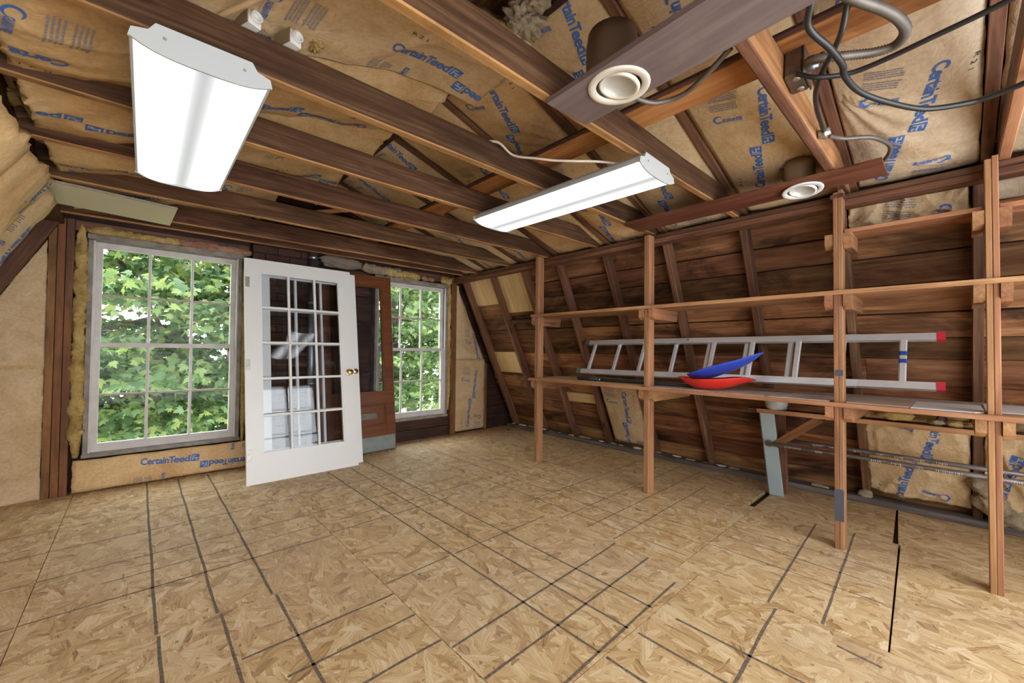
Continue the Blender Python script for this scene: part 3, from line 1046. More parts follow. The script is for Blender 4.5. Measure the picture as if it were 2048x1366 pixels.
# ---------------- windows
def build_window(name, w, upper_dark=True):
    x0, x1, z0, z1 = w
    root = structure(link(name, boxes_mesh(name, [(x0, x0 + 0.028, 4.462, 4.62, z0, z1), (x1 - 0.028, x1, 4.462, 4.62, z0, z1), (x0, x1, 4.462, 4.62, z1 - 0.028, z1), (x0 - 0.0, x1 + 0.0, 4.47, 4.64, z0, z0 + 0.022)]), WINDOW_GREY))
    box('head_casing', x0 - 0.005, x1 + 0.012, 4.455, 4.475, z1 - 0.024, z1 + 0.016, WINDOW_GREY, root)
    box('sill', x0 - 0.005, x1 + 0.008, 4.452, 4.60, z0 - 0.012, z0 + 0.014, WINDOW_GREY, root)
    box('stop_bead', x0 + 0.026, x0 + 0.040, 4.47, 4.488, z0 + 0.02, z1 - 0.03, WINDOW_PAINT, root)
    box('stop_bead', x1 - 0.040, x1 - 0.026, 4.47, 4.488, z0 + 0.02, z1 - 0.03, WINDOW_PAINT, root)
    ix0, ix1, iz0, iz1 = x0 + 0.030, x1 - 0.030, z0 + 0.016, z1 - 0.030
    zm = (iz0 + iz1) / 2 + 0.012
    for part, yy, a, b, rb, rt in (('lower_sash', 4.488, iz0, zm + 0.020, 0.070, 0.036), ('upper_sash', 4.528, zm - 0.016, iz1, 0.036, 0.045)):
        st = 0.047
        sash = link(part, boxes_mesh(part, [(ix0, ix0 + st, yy, yy + 0.036, a, b), (ix1 - st, ix1, yy, yy + 0.036, a, b), (ix0 + st, ix1 - st, yy, yy + 0.036, a, a + rb), (ix0 + st, ix1 - st, yy, yy + 0.036, b - rt, b)]), WINDOW_PAINT, root)
        gx0, gx1, ga, gb = ix0 + st, ix1 - st, a + rb, b - rt
        mw = 0.020
        for k in (1, 2):
            xm = gx0 + (gx1 - gx0) * k / 3
            box('muntin', xm - mw / 2, xm + mw / 2, yy + 0.004, yy + 0.034, ga, gb, WINDOW_PAINT, sash, 0.004)
        zc = (ga + gb) / 2
        box('muntin', gx0, gx1, yy + 0.005, yy + 0.033, zc - mw * 0.42, zc + mw * 0.42, MUNTIN_OLD, sash, 0.003)
        for i in range(3):
            for j in range(2):
                pa, pb = gx0 + (gx1 - gx0) * i / 3, gx0 + (gx1 - gx0) * (i + 1) / 3
                qa, qb = (ga, zc) if j == 0 else (zc, gb)
                box('pane', pa + 0.004, pb - 0.004, yy + 0.017, yy + 0.020, qa + 0.004, qb - 0.004, GLASS, sash, 0.0002)
    return root
build_window('window_1', W1)
build_window('window_2', W2)

# ---------------- right slope: boards, rafters, batts
wall_right = structure(link('wall_right', pydata('wall_right', [RW(-0.12, Y0, -0.135), RW(2.34, Y0, -0.135), RW(2.34, 4.6, -0.135), RW(-0.12, 4.6, -0.135), RW(-0.12, Y0, -0.16), RW(2.34, Y0, -0.16), RW(2.34, 4.6, -0.16), RW(-0.12, 4.6, -0.16)],
    [(0, 1, 2, 3), (7, 6, 5, 4), (0, 4, 5, 1), (1, 5, 6, 2), (2, 6, 7, 3), (3, 7, 4, 0)]), W_DARK))
rnd = random.Random(5)
s = -0.06
row = 0
while s < 2.30:
    w = rnd.choice((0.15, 0.17, 0.19, 0.205))
    joint = rnd.choice((0.42, 1.02, 1.60, 2.18, 2.78, 3.28))
    off = -0.112 + rnd.uniform(-0.006, 0.006)
    for a, b in ((Y0, joint - 0.001), (joint + 0.001, 4.55)):
        A, B = RW(s + w / 2, a, off + rnd.uniform(-0.004, 0.004)), RW(s + w / 2, b, off + rnd.uniform(-0.004, 0.004))
        beam('roof_board', A, B, w - 0.004 - rnd.uniform(0, 0.006), 0.022, W_PLANK, wall_right, N_R, 0.002, 3, 0.0012)
    s += w
    row += 1
R_RAFT = (4.38, 3.815, 3.275, 2.755, 2.185, 1.60, 1.02, 0.47, -0.09, -0.70)
for y in R_RAFT:
    beam('rafter', RW(0.0, y + rnd.uniform(-0.01, 0.01), -0.048), RW(2.22, y, -0.048), 0.045, 0.094, W_RAFTER, wall_right, N_R, 0.004, 4, 0.0015)
# plywood and pale patches let in between the rafters
def patch(y0, y1, za, zb, mat, name='sheathing_patch', off=-0.085):
    k = 1 / S_DIR_R.z
    sa, sb = zb * k, za * k
    A, B = RW(sa, (y0 + y1) / 2, off), RW(sb, (y0 + y1) / 2, off)
    beam(name, A, B, y1 - y0, 0.012, mat, wall_right, N_R, 0.001, 1)
patch(3.84, 4.36, 2.00, 1.665, W_PLY)
patch(3.30, 3.79, 1.99, 1.545, W_PLY)
patch(3.84, 4.355, 1.05, 0.775, W_PLY)
beam('sheathing_patch', RW(0.57, 2.78, -0.09), RW(0.57, 3.25, -0.09), 0.12, 0.012, W_PLY, wall_right, N_R, 0.001, 1)
beam('blocking', RW(1.62, 2.775, -0.06), RW(1.62, 3.255, -0.06), 0.085, 0.04, W_RAFTER, wall_right, N_R)
beam('blocking', RW(1.53, 3.05, -0.085), RW(1.60, 3.05, -0.085), 0.05, 0.03, W_RAFTER, wall_right, N_R)
beam('blocking', RW(1.60, 3.295, -0.06), RW(1.60, 3.795, -0.06), 0.05, 0.04, W_RAFTER, wall_right, N_R)

def S_rw(y_hi, z_top, s, amp=0.006, bulge=0.03, V=0.52, U=0.6, off=-0.03):
    s_top = z_top / S_DIR_R.z
    def S(u, v):
        k = bulge * math.sin(math.pi * min(max(v / V, 0), 1)) * (0.4 + 0.6 * math.sin(math.pi * min(max(u / U, 0), 1)))
        return RW(s_top - u, y_hi - v, off + k + wr((u, v), s, amp, 5.0) + crease((u, v), s, amp * 1.2, 4.0))
    return S
batt(S_rw(2.665, 0.80, 41, 0.006, 0.02, 0.46, 0.80, -0.03), 0.80, 0.455, 26, 16, 0.05, wall_right, KRAFT, FIBRE, [(0.52, 0.235, -4)], 0.012, 41)
batt(S_rw(0.44, 0.78, 42, 0.010, 0.035, 0.50, 0.78, -0.03), 0.76, 0.50, 56, 36, 0.05, wall_right, KRAFT, FIBRE, [(0.43, 0.262, -14)], 0.016, 42)
batt(S_rw(-0.12, 0.80, 43, 0.018, 0.05, 0.55, 0.80, -0.02), 0.78, 0.52, 50, 36, 0.05, wall_right, KRAFT, FIBRE, [(0.30, 0.16, -12)], 0.02, 43)
batt(S_rw(0.435, 2.00, 44, 0.022, 0.045, 0.48, 0.22, -0.03), 0.19, 0.485, 22, 46, 0.05, wall_right, KRAFT, FIBRE, [(0.45, 0.285, -14)], 0.014, 44)
batt(S_rw(-0.12, 2.00, 45, 0.006, 0.02, 0.54, 0.5, -0.05), 0.12, 0.53, 12, 18, 0.05, wall_right, KRAFT_PALE, FIBRE, [], 0.01, 45)
for k, (y, z, a) in enumerate(((-0.12, 0.30, 0.13), (-0.15, 0.18, 0.15), (-0.22, 0.10, 0.14), (0.47, 0.06, 0.08), (-0.30, 0.06, 0.12))):
    lump('insulation_tuft', RW(z / S_DIR_R.z, y, 0.01), (a, a * 1.1, a), FIBRE_GREY, wall_right, 60 + k, 3, 0.4, 2.4)

# plate along the head of the slope, toe plate along its foot
beam('plate', (3.100, Y0, 2.002), (3.100, 4.5, 2.002), 0.10, 0.036, W_PLATE, wall_right, (0, 0, 1), 0.003, 6, 0.001)
beam('plate', (3.112, Y0, 2.040), (3.112, 4.5, 2.040), 0.10, 0.036, W_PLATE, wall_right, (0, 0, 1), 0.003, 6, 0.001)
structure(box('baseboard_right', 4.01, 4.13, Y0, 4.46, 0.0, 0.045, W_SILL, None, 0.004))
for k in range(26):
    y = 0.6 + k * 0.15 + rnd.uniform(-0.05, 0.05)
    if 0.9 < y < 1.2:
        continue
    a = rnd.uniform(0.02, 0.06)
    lump('fibre_scrap', (4.07 + rnd.uniform(-0.02, 0.01), y, 0.045 + a * 0.12), (a * 0.9, a * 2.2, a * 0.45), FIBRE_GREY if k % 3 else FIBRE_LINT, wall_right, 80 + k, 2, 0.7, 2.5)

# ---------------- left slope
wall_left = structure(link('wall_left', pydata('wall_left', [LW(-0.12, Y0, -0.13), LW(2.36, Y0, -0.13), LW(2.36, 4.6, -0.13), LW(-0.12, 4.6, -0.13), LW(-0.12, Y0, -0.16), LW(2.36, Y0, -0.16), LW(2.36, 4.6, -0.16), LW(-0.12, 4.6, -0.16)],
    [(3, 2, 1, 0), (4, 5, 6, 7), (0, 1, 5, 4), (1, 2, 6, 5), (2, 3, 7, 6), (3, 0, 4, 7)]), W_DARK))
for y in (4.44, 3.82, 3.22, 2.62, 2.02, 1.42, 0.82, 0.22, -0.38):
    beam('rafter', LW(0.0, y, -0.045), LW(2.24, y, -0.045), 0.05, 0.09, W_RAFTER, wall_left, N_L, 0.004, 3, 0.001)
for k in range(12):
    beam('roof_board', LW(0.02 + k * 0.19, Y0, -0.11), LW(0.02 + k * 0.19, 4.55, -0.11), 0.184, 0.02, W_PLANK, wall_left, N_L, 0.002, 1)
def S_lw(y_hi, s0, s, amp=0.010, lift=0.06, V=0.56, U=2.0, sw=0.0):
    def S(u, v):
        k = min(max(v / V, 0), 1)
        t = min(max(u / U, 0), 1)
        b = 0.035 * math.sin(math.pi * k) + lift * (0.35 + 0.65 * t) + sw * (1 - k) * t
        return LW(s0 + u, y_hi - v, b + wr((u, v), s, amp, 4.0) + crease((u, v), s, 0.012, 3.0))
    return S
batt(S_lw(3.865, 0.25, 51, 0.010, 0.02, 0.40, 2.0, 0.0), 1.99, 0.41, 48, 14, 0.06, wall_left, KRAFT, FIBRE, [(1.40, 0.22, 4)], 0.02, 51)
batt(S_lw(3.455, 0.25, 52, 0.012, 0.02, 0.62, 2.0, 0.02), 2.02, 0.64, 48, 18, 0.07, wall_left, KRAFT_GOLD, FIBRE, [(2.17, 0.075, 5), (1.02, 0.2, 5)], 0.035, 52)
batt(S_lw(2.810, 0.25, 53, 0.014, 0.03, 0.62, 2.0, 0.03), 1.99, 0.66, 48, 18, 0.07, wall_left, KRAFT_GOLD, FIBRE, [(1.3, 0.3, 0)], 0.05, 53)
for k, y in enumerate((2.14, 1.55, 0.95)):
    batt(S_lw(y, 0.25, 54 + k, 0.010, 0.05, 0.55, 2.0), 1.95, 0.55, 20, 10, 0.07, wall_left, KRAFT, FIBRE, [], 0.03, 54 + k)
beam('plate', (-0.445, Y0, 2.13), (-0.445, 4.5, 2.13), 0.05, 0.15, W_JOIST, wall_left, (0, 0, 1), 0.004, 6, 0.002)
beam('plate', (-0.47, Y0, 2.035), (-0.47, 4.5, 2.035), 0.11, 0.04, W_JOIST, wall_left, (0, 0, 1), 0.004, 6, 0.002)
lump('insulation_tuft', (-0.41, 3.93, 2.10), (0.07, 0.09, 0.06), FIBRE_GREY, wall_left, 91, 3, 0.45, 2.8)
lump('insulation_tuft', (-0.40, 2.70, 2.17), (0.08, 0.10, 0.06), FIBRE, wall_left, 92, 3, 0.5, 2.8)

# ---------------- roof above: deck, ridge, rafters, batts, joists
D0, D1 = UR(2.02, Y0, -0.17), UL(-0.12, Y0, -0.17)
top = Vector((1.3, 0, 2.66 + 0.185))
cv = []
for y in (Y0, 4.6):
    cv += [Vector((D1.x, y, D1.z)), Vector((top.x, y, top.z)), Vector((D0.x, y, D0.z)), Vector((D0.x, y, D0.z + 0.03)), Vector((top.x, y, top.z + 0.03)), Vector((D1.x, y, D1.z + 0.03))]
ceiling = structure(link('ceiling', pydata('ceiling', cv, [(0, 1, 7, 6), (1, 2, 8, 7), (2, 3, 9, 8), (3, 4, 10, 9), (4, 5, 11, 10), (5, 0, 6, 11), (0, 5, 4, 1), (1, 4, 3, 2), (6, 7, 10, 11), (7, 8, 9, 10)]), W_DARK))
for k in range(11):
    a = 0.02 + k * 0.178
    beam('roof_board', UR(a + 0.085, Y0, -0.15), UR(a + 0.085, 4.55, -0.15), 0.172, 0.02, W_PLANK, ceiling, N_UR, 0.002, 1)
    beam('roof_board', UL(a + 0.02, Y0, -0.15), UL(a + 0.02, 4.55, -0.15), 0.172, 0.02, W_PLANK, ceiling, N_UL, 0.002, 1)
box('ridge_board', 1.282, 1.318, Y0, 4.55, 2.60, 2.80, W_DARK, ceiling)
U_RAFT = (-0.72, -0.115, 0.405, 1.00, 1.60, 2.13, 2.76, 3.28, 3.86, 4.40)
for y in U_RAFT:
    beam('rafter', UR(0.0, y, -0.052), UR(1.98, y, -0.052), 0.044, 0.10, W_RAFTER, ceiling, N_UR, 0.003, 4, 0.001)
    beam('rafter', UL(-0.05, y + 0.045, -0.052), UL(1.80, y + 0.045, -0.052), 0.044, 0.10, W_RAFTER, ceiling, N_UL, 0.003, 4, 0.001)

def S_ur(y_hi, s, V, amp=0.006, bulge=0.02, off=-0.012, U=1.9, folds=()):
    def S(u, v):
        k = min(max(v / V, 0), 1)
        e = 1 - math.exp(-max(0.0, (U - u)) / 0.12) if u < U else 0.0
        b = bulge * math.sin(math.pi * k) * e
        edge = 0.010 * (abs(2 * k - 1) ** 6)
        f = 0.0
        for (fu, fv, a0, a1, num, reach, hgt) in folds:
            du, dv = u - fu, v - fv
            r = math.hypot(du, dv)
            an = math.atan2(dv, du)
            if a0 < an < a1 and r > 1e-4:
                w = math.sin(math.pi * (an - a0) / (a1 - a0))
                f += hgt * w * math.sin(num * (an - a0) * math.pi / (a1 - a0)) ** 2 * min(1, r / 0.06) * max(0.0, 1 - r / reach)
        return UR(u, y_hi - v, off + b - edge + f + wr((u, v), s, amp, 3.4))
    return S

def ur_bay(y0, y1, s, mat, prints, u1=1.90, amp=0.006, bulge=0.03, folds=(), nu=56, nv=18):
    V = y1 - y0
    batt(S_ur(y1, s, V, amp, bulge, -0.012, u1, folds), u1, V, nu, nv, 0.06, ceiling, mat, FIBRE, prints, 0.012, s)
ur_bay(-0.700, -0.142, 101, KRAFT_PALE, [(0.9, 0.28, -15)])
ur_bay(-0.088, 0.379, 102, KRAFT_PALE, [(0.335, 0.228, -15), (1.492, 0.228, -15)], 1.92, 0.010, 0.045, ((1.12, 0.0, -0.2, 1.35, 6, 0.75, 0.020), (1.88, 0.44, -3.0, -1.7, 4, 0.30, 0.02)), 110, 40)
ur_bay(0.430, 0.974, 103, KRAFT, [(0.115, 0.270, -12), (1.273, 0.262, -12)], 1.92, 0.004, 0.03)
ur_bay(1.026, 1.574, 104, KRAFT, [(0.334, 0.326, -16), (1.494, 0.200, -12)], 1.93, 0.010, 0.04, ((1.25, 0.54, -2.6, -0.6, 6, 0.5, 0.016), (0.10, 0.1, 0.1, 1.3, 5, 0.5, 0.03)), 100, 36)
ur_bay(1.626, 2.104, 105, KRAFT_GOLD, [(0.459, 0.214, -20), (1.60, 0.16, -15)], 1.93, 0.012, 0.05, ((0.75, 0.47, -3.0, -1.0, 7, 0.6, 0.03),), 100, 36)
ur_bay(2.156, 2.734, 106, KRAFT_GOLD, [(0.953, 0.235, -15)], 1.93, 0.008, 0.03)
ur_bay(2.786, 3.254, 107, KRAFT, [(0.331, 0.30, -15), (1.49, 0.25, -15)], 1.93, 0.008, 0.03)
ur_bay(3.306, 3.834, 108, KRAFT, [(0.443, 0.19, -15), (1.55, 0.2, -15)], 1.93, 0.012, 0.03)
ur_bay(3.886, 4.374, 109, KRAFT_PALE, [(0.9, 0.25, -15)], 1.93, 0.012, 0.03)

def S_ul(y_hi, s, V, U, amp=0.012, sag=0.10, tip=0.06, lip=0.07):
    def S(u, v):
        k = min(max(v / V, 0), 1)
        t = min(max(u / U, 0), 1)
        b = 0.02 + sag * (math.sin(math.pi * k) ** 0.7) * (0.25 + 0.75 * math.sin(math.pi * min(1.0, t * 0.92 + 0.02)) ** 0.8) + tip * t ** 4
        f = 0.012 * math.sin(9 * v + 3.0 * u + s) * t
        b += lip * (1 - k) ** 4 * min(1.0, t * 2.5)
        return UL(u, y_hi - v, b + f + wr((u, v), s, amp, 3.0) + crease((u, v), s, 0.009, 2.6))
    return S

def ul_bay(y0, y1, s, mat, prints, U, sag, tip, amp=0.012, raw=None):
    V = y1 - y0
    batt(S_ul(y1, s, V, U, amp, sag, tip), U, V, 100, 44, 0.085, ceiling, mat, FIBRE, prints, 0.02, s, raw=raw)
ul_bay(0.46, 0.99, 201, KRAFT, [(0.6, 0.3, 0)], 1.05, 0.05, 0.02)
ul_bay(1.30, 1.76, 202, KRAFT, [(0.42, 0.10, -6), (1.52, 0.105, -8)], 1.70, 0.05, 0.13, 0.012)
ul_bay(1.68, 2.33, 203, KRAFT_GOLD, [(-0.22, 0.36, -14), (0.95, 0.11, -8)], 1.60, 0.10, 0.09, 0.018)
ul_bay(2.27, 2.91, 204, KRAFT_GOLD, [(0.15, 0.31, -8), (1.34, 0.12, -6)], 1.56, 0.10, 0.08, 0.018)
ul_bay(2.86, 3.46, 205, KRAFT_GOLD, [(0.29, 0.2, 0), (1.39, 0.16, -6)], 1.54, 0.09, 0.08, 0.018)
ul_bay(3.46, 4.00, 206, KRAFT, [(0.6, 0.2, 0)], 1.24, 0.08, 0.05, 0.018)
ul_bay(4.04, 4.44, 207, KRAFT, [], 1.04, 0.05, 0.05, 0.018)
# torn fibre where the paper has pulled away
for k, (c, a) in enumerate((((1.22, 1.27, 2.565), (0.17, 0.13, 0.12)), ((1.26, 1.36, 2.55), (0.12, 0.12, 0.10)), ((1.20, 1.18, 2.60), (0.10, 0.10, 0.10)), ((0.49, 1.69, 2.315), (0.05, 0.06, 0.06)),
                            ((-0.30, 1.66, 2.08), (0.12, 0.05, 0.05)), ((-0.38, 1.62, 2.10), (0.10, 0.08, 0.07)), ((1.05, 3.55, 2.38), (0.20, 0.2, 0.12)))):
    lump('insulation_tuft', c, a, (FIBRE_GREY if k in (0, 1, 2, 6) else FIBRE), ceiling, 120 + k, 4, 0.65, 3.0)

JOIST_Y = (-0.165, 0.435, 1.035, 1.635, 2.225, 2.825, 3.425, 4.025)
for k, y in enumerate(JOIST_Y):
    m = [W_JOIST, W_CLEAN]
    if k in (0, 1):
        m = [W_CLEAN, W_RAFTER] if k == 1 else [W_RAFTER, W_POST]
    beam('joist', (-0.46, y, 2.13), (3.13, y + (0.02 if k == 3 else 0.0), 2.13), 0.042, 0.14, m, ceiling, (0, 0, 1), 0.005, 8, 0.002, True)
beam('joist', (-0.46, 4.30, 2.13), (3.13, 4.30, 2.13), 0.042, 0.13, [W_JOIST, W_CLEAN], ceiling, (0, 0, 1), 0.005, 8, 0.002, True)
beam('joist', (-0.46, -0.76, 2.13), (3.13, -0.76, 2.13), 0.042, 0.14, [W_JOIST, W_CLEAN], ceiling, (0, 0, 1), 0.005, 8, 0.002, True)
beam('walkway_plank', (1.715, Y0, 2.213), (1.715, 4.25, 2.213), 0.165, 0.022, W_PURLIN, ceiling, (0, 0, 1), 0.002, 8, 0.0008)
beam('walkway_plank', (1.612, Y0, 2.209), (1.612, 4.05, 2.209), 0.020, 0.016, W_DARK, ceiling, (0, 0, 1), 0.002, 4, 0.0008)
beam('cross_strip', (0.72, 4.0, 2.215), (1.30, 3.2, 2.23), 0.05, 0.02, W_CLEAN, ceiling)
# odd pieces of kraft at the foot of the gable peak
batt(flat_wall(0.45, 2.215, 4.47, 0.012, 71, 6.0, 0.03, 0.42, 0.14), 0.42, 0.14, 16, 8, 0.04, wall_back, KRAFT, FIBRE, [], 0.02, 71)
batt(flat_wall(-0.30, 2.215, 4.47, 0.012, 72, 6.0, 0.03, 0.50, 0.10), 0.50, 0.10, 16, 8, 0.04, wall_back, KRAFT, FIBRE, [], 0.02, 72)
# paper labels stapled to a joist, loose fibre at the eave
JT = [o for o in ceiling.children if o.name.startswith('joist')][6]
for x, z, a in ((-0.315, 2.155, 0.16), (-0.262, 2.145, 0.04)):
    M = Matrix.Translation(Vector((x, 3.4015, z))) @ Matrix.Rotation(a, 4, 'Y')
    me = boxes_mesh('paper_label', [(-0.008, 0.008, -0.0005, 0.0005, -0.035, 0.035)])
    link('paper_label', me, PANEL_PINK, JT, M)
for k, (A, B, w) in enumerate((((-0.36, 2.10, 2.19), (-0.14, 2.10, 2.185), 0.07), ((-0.40, 1.92, 2.20), (-0.30, 1.86, 2.20), 0.09), ((-0.37, 2.62, 2.15), (-0.31, 2.40, 2.17), 0.07), ((-0.36, 3.2, 2.15), (-0.31, 2.95, 2.17), 0.06))):
    strip_lump('insulation_strip', A, B, w, 0.06, FIBRE, ceiling, 40 + k, 30)

# ---------------- rear gable behind the viewpoint, its long window added and widened for light
FX0, FX1, FZ0, FZ1 = -1.20, 3.10, 0.05, 2.05
wf = [(-1.5, FX0, Y0 - 0.08, Y0, -0.1, 2.75), (FX1, 4.3, Y0 - 0.08, Y0, -0.1, 2.75), (FX0, FX1, Y0 - 0.08, Y0, -0.1, FZ0), (FX0, FX1, Y0 - 0.08, Y0, FZ1, 2.75)]
wall_front = structure(link('wall_front', boxes_mesh('wall_front', wf), W_STUD))
fb = []
for k in range(9):
    x = FX0 + (FX1 - FX0) * k / 8
    fb.append((x - 0.016, x + 0.016, Y0 - 0.06, Y0 - 0.02, FZ0, FZ1))
for k in range(5):
    z = FZ0 + (FZ1 - FZ0) * k / 4
    fb.append((FX0, FX1, Y0 - 0.055, Y0 - 0.025, z - 0.013, z + 0.013))
structure(link('added_rear_window', boxes_mesh('added_rear_window', fb), WINDOW_PAINT))

# ================================================================ things
def leaning(base, X, up):
    Z = Vector(up).normalized()
    X = Vector(X)
    X = (X - Z * X.dot(Z)).normalized()
    Y = Z.cross(X)
    M = Matrix((X, Y, Z)).transposed().to_4x4()
    M.translation = Vector(base)
    return M

def lbox(name, M, b, mats, parent, bevel=0.0):
    me = boxes_mesh(name, [b] if isinstance(b[0], (int, float)) else b)
    if bevel:
        bm = bmesh.new()
        bm.from_mesh(me)
        bmesh.ops.bevel(bm, geom=list(bm.edges), offset=bevel, segments=1, affect='EDGES')
        bm.to_mesh(me)
        bm.free()
    return link(name, me, mats, parent, M)

# ---------------- fluorescent lights under the joists
def fluorescent(loc, rot, label):
    root = thing('fluorescent_light', loc, label, 'ceiling light', 'fluorescent ceiling lights')
    M = Matrix.Translation(Vector(loc)) @ Matrix.Rotation(rot, 4, 'Z')
    Ln, w = 1.215, 0.350
    h = Ln / 2
    # housing: a shallow pan with a stepped back
    prof = [(-0.118, 0.0), (0.118, 0.0), (0.134, -0.026), (0.170, -0.036), (0.177, -0.060), (0.170, -0.060), (0.160, -0.044), (-0.160, -0.044), (-0.170, -0.060), (-0.177, -0.060), (-0.170, -0.036), (-0.134, -0.026)]
    vs = [(x, y, z) for y in (-h, h) for x, z in prof]
    n = len(prof)
    fs = [(i, (i + 1) % n, n + (i + 1) % n, n + i) for i in range(n)]
    me = pydata('housing', vs, fs)
    bm = bmesh.new(); bm.from_mesh(me); bmesh.ops.recalc_face_normals(bm, faces=bm.faces); bm.to_mesh(me); bm.free()
    hs = link('housing', me, LAMP_WHITE, root, M)
    # lens: two soft swells with a valley between
    m = 24
    vs, fs = [], []
    for y in (-h + 0.006, h - 0.006):
        for i in range(m + 1):
            x = -0.168 + 0.336 * i / m
            t = x / 0.168
            z = -0.060 - 0.028 * (1 - abs(t) ** 3.5) + 0.007 * math.exp(-(x / 0.03) ** 2)
            vs.append((x, y, z))
    for i in range(m):
        fs.append((i, i + 1, m + 2 + i, m + 1 + i))
    me = pydata('lens', vs, fs)
    ln = link('lens', me, LENS, root, M, True)
    for sgn in (-1, 1):
        pts = [(-0.121, 0.0), (0.121, 0.0), (0.137, -0.026), (0.174, -0.036), (0.180, -0.064)]
        for i in range(m + 1):
            x = 0.174 - 0.348 * i / m
            t = x / 0.174
            pts.append((x, -0.064 - 0.028 * (1 - abs(t) ** 3.5)))
        pts += [(-0.180, -0.064), (-0.174, -0.036), (-0.137, -0.026)]
        a = sgn * h
        b = a + sgn * 0.007
        vs = [(x, a, z) for x, z in pts] + [(x, b, z) for x, z in pts]
        k = len(pts)
        fs = [tuple(range(k)), tuple(reversed(range(k, 2 * k)))] + [(i, (i + 1) % k, k + (i + 1) % k, k + i) for i in range(k)]
        me = pydata('end_plate', vs, fs)
        bm = bmesh.new(); bm.from_mesh(me); bmesh.ops.recalc_face_normals(bm, faces=bm.faces); bm.to_mesh(me); bm.free()
        ep = link('end_plate', me, LAMP_WHITE, root, M)
        for x in (-0.10, 0.10):
            lbox('screw', M, (x - 0.004, x + 0.004, min(b, b + sgn * 0.002), max(b, b + sgn * 0.002), -0.04, -0.032), HINGE, ep)
    return root
fluorescent((0.148, 2.185, 2.058), math.radians(-0.6), 'large glowing white fluorescent light above the left window, nearest the left edge')
fluorescent((1.858, 1.600, 2.058), math.radians(1.6), 'narrow-looking glowing white fluorescent light hung from the joists in the middle of the ceiling')

# ---------------- recessed lights in their boards
def ceiling_board(A, B, w, mat, label, hole, skew=0.0):
    """a plank with a round hole (x, y, radius) for its spotlight"""
    A, B = Vector(A), Vector(B)
    root = thing('ceiling_board', A, label, 'board')
    d = (B - A).normalized()
    s = Vector((d.y, -d.x, 0))
    M = frame(A, d)
    Mi = M.inverted()
    q = [Mi @ p for p in (A + s * (w / 2) + d * skew, B + s * (w / 2), B - s * (w / 2), A - s * (w / 2))]
    c = Mi @ Vector((hole[0], hole[1], A.z))
    bm = bmesh.new()
    nh = 32
    rings = []
    for z in (-0.010, 0.010):
        o = [bm.verts.new((p.x, p.y, z)) for p in q]
        h = [bm.verts.new((c.x + hole[2] * math.cos(2 * math.pi * k / nh), c.y + hole[2] * math.sin(2 * math.pi * k / nh), z)) for k in range(nh)]
        es = [bm.edges.new((o[k], o[(k + 1) % 4])) for k in range(4)] + [bm.edges.new((h[k], h[(k + 1) % nh])) for k in range(nh)]
        bmesh.ops.triangle_fill(bm, edges=es, use_beauty=True)
        rings.append((o, h))
    for a, b in zip(rings[0], rings[1]):
        n = len(a)
        for k in range(n):
            bm.faces.new((a[k], a[(k + 1) % n], b[(k + 1) % n], b[k]))
    bmesh.ops.recalc_face_normals(bm, faces=bm.faces)
    link('plank', from_bm(bm, 'plank'), mat, root, M)
    return root
ceiling_board((1.222, 1.022, 2.048), (1.135, -0.70, 2.048), 0.225, W_BOARD, 'wide weathered grey-brown board under the joists holding the large round spotlight', (1.216, 0.787, 0.092))
ceiling_board((2.730, 1.645, 2.048), (2.722, 0.230, 2.048), 0.225, W_REDBOARD, 'reddish brown board over the shelf posts holding the small white spotlight', (2.735, 0.590, 0.080))

def downlight(loc, r, label, can_r, can_h, can_mat, trim_mat, tilt=(0, 0), can_off=(0, 0), drop=0.0):
    root = thing('downlight', loc, label, 'spotlight', 'round recessed spotlights')
    T = Matrix.Translation(Vector(loc))
    M = T @ Matrix.Rotation(tilt[0], 4, 'X') @ Matrix.Rotation(tilt[1], 4, 'Y')
    ring = [(r * 0.74, 0.002), (r * 0.99, 0.002), (r, 0.0), (r * 0.985, -0.004), (r * 0.90, -0.005), (r * 0.745, -0.004), (r * 0.735, -0.002), (r * 0.735, 0.03)]
    lathe('trim_ring', ring, trim_mat, root, M, 40, True, False)
    lathe('gasket', [(r * 0.737, 0.004), (r * 0.66, 0.004), (r * 0.66, 0.03)], BLACK_GAP, root, M, 36, True, False)
    G = M @ Matrix.Rotation(math.radians(9), 4, 'X') @ Matrix.Rotation(math.radians(7), 4, 'Y')
    lathe('swivel_ring', [(r * 0.685, 0.004), (r * 0.68, -0.004), (r * 0.60, -0.006), (r * 0.56, -0.004), (r * 0.55, 0.03)], trim_mat, root, G, 36, True, False)
    lathe('reflector', [(r * 0.55, 0.004), (r * 0.51, 0.012), (r * 0.36, 0.020), (0.0006, 0.024)], REFLECTOR, root, G, 32, True, False)
    C = T @ Matrix.Translation(Vector((can_off[0], can_off[1], 0)))
    cn = lathe('can', [(can_r, 0.012), (can_r, can_h * 0.80), (can_r * 0.97, can_h * 0.83), (can_r * 0.93, can_h), (0.001, can_h)], can_mat, root, C, 36, True, False)
    if drop:
        lathe('collar', [(r * 0.80, -0.002), (r * 0.78, drop), (r * 0.70, drop + 0.004)], trim_mat, root, M, 32, True, False)
    return root
downlight((1.216, 0.787, 2.037), 0.106, 'large cream-ringed spotlight set in the wide grey-brown ceiling board', 0.090, 0.185, CAN_BROWN, TRIM_CREAM, (0.0, 0.0), (-0.01, 0.02))
downlight((2.735, 0.575, 2.026), 0.098, 'small white spotlight hanging loose and tilted below the reddish board', 0.075, 0.165, CAN_TAN, PLASTIC_WHITE, (math.radians(-4), math.radians(6)), (0.0, 0.015), 0.022)

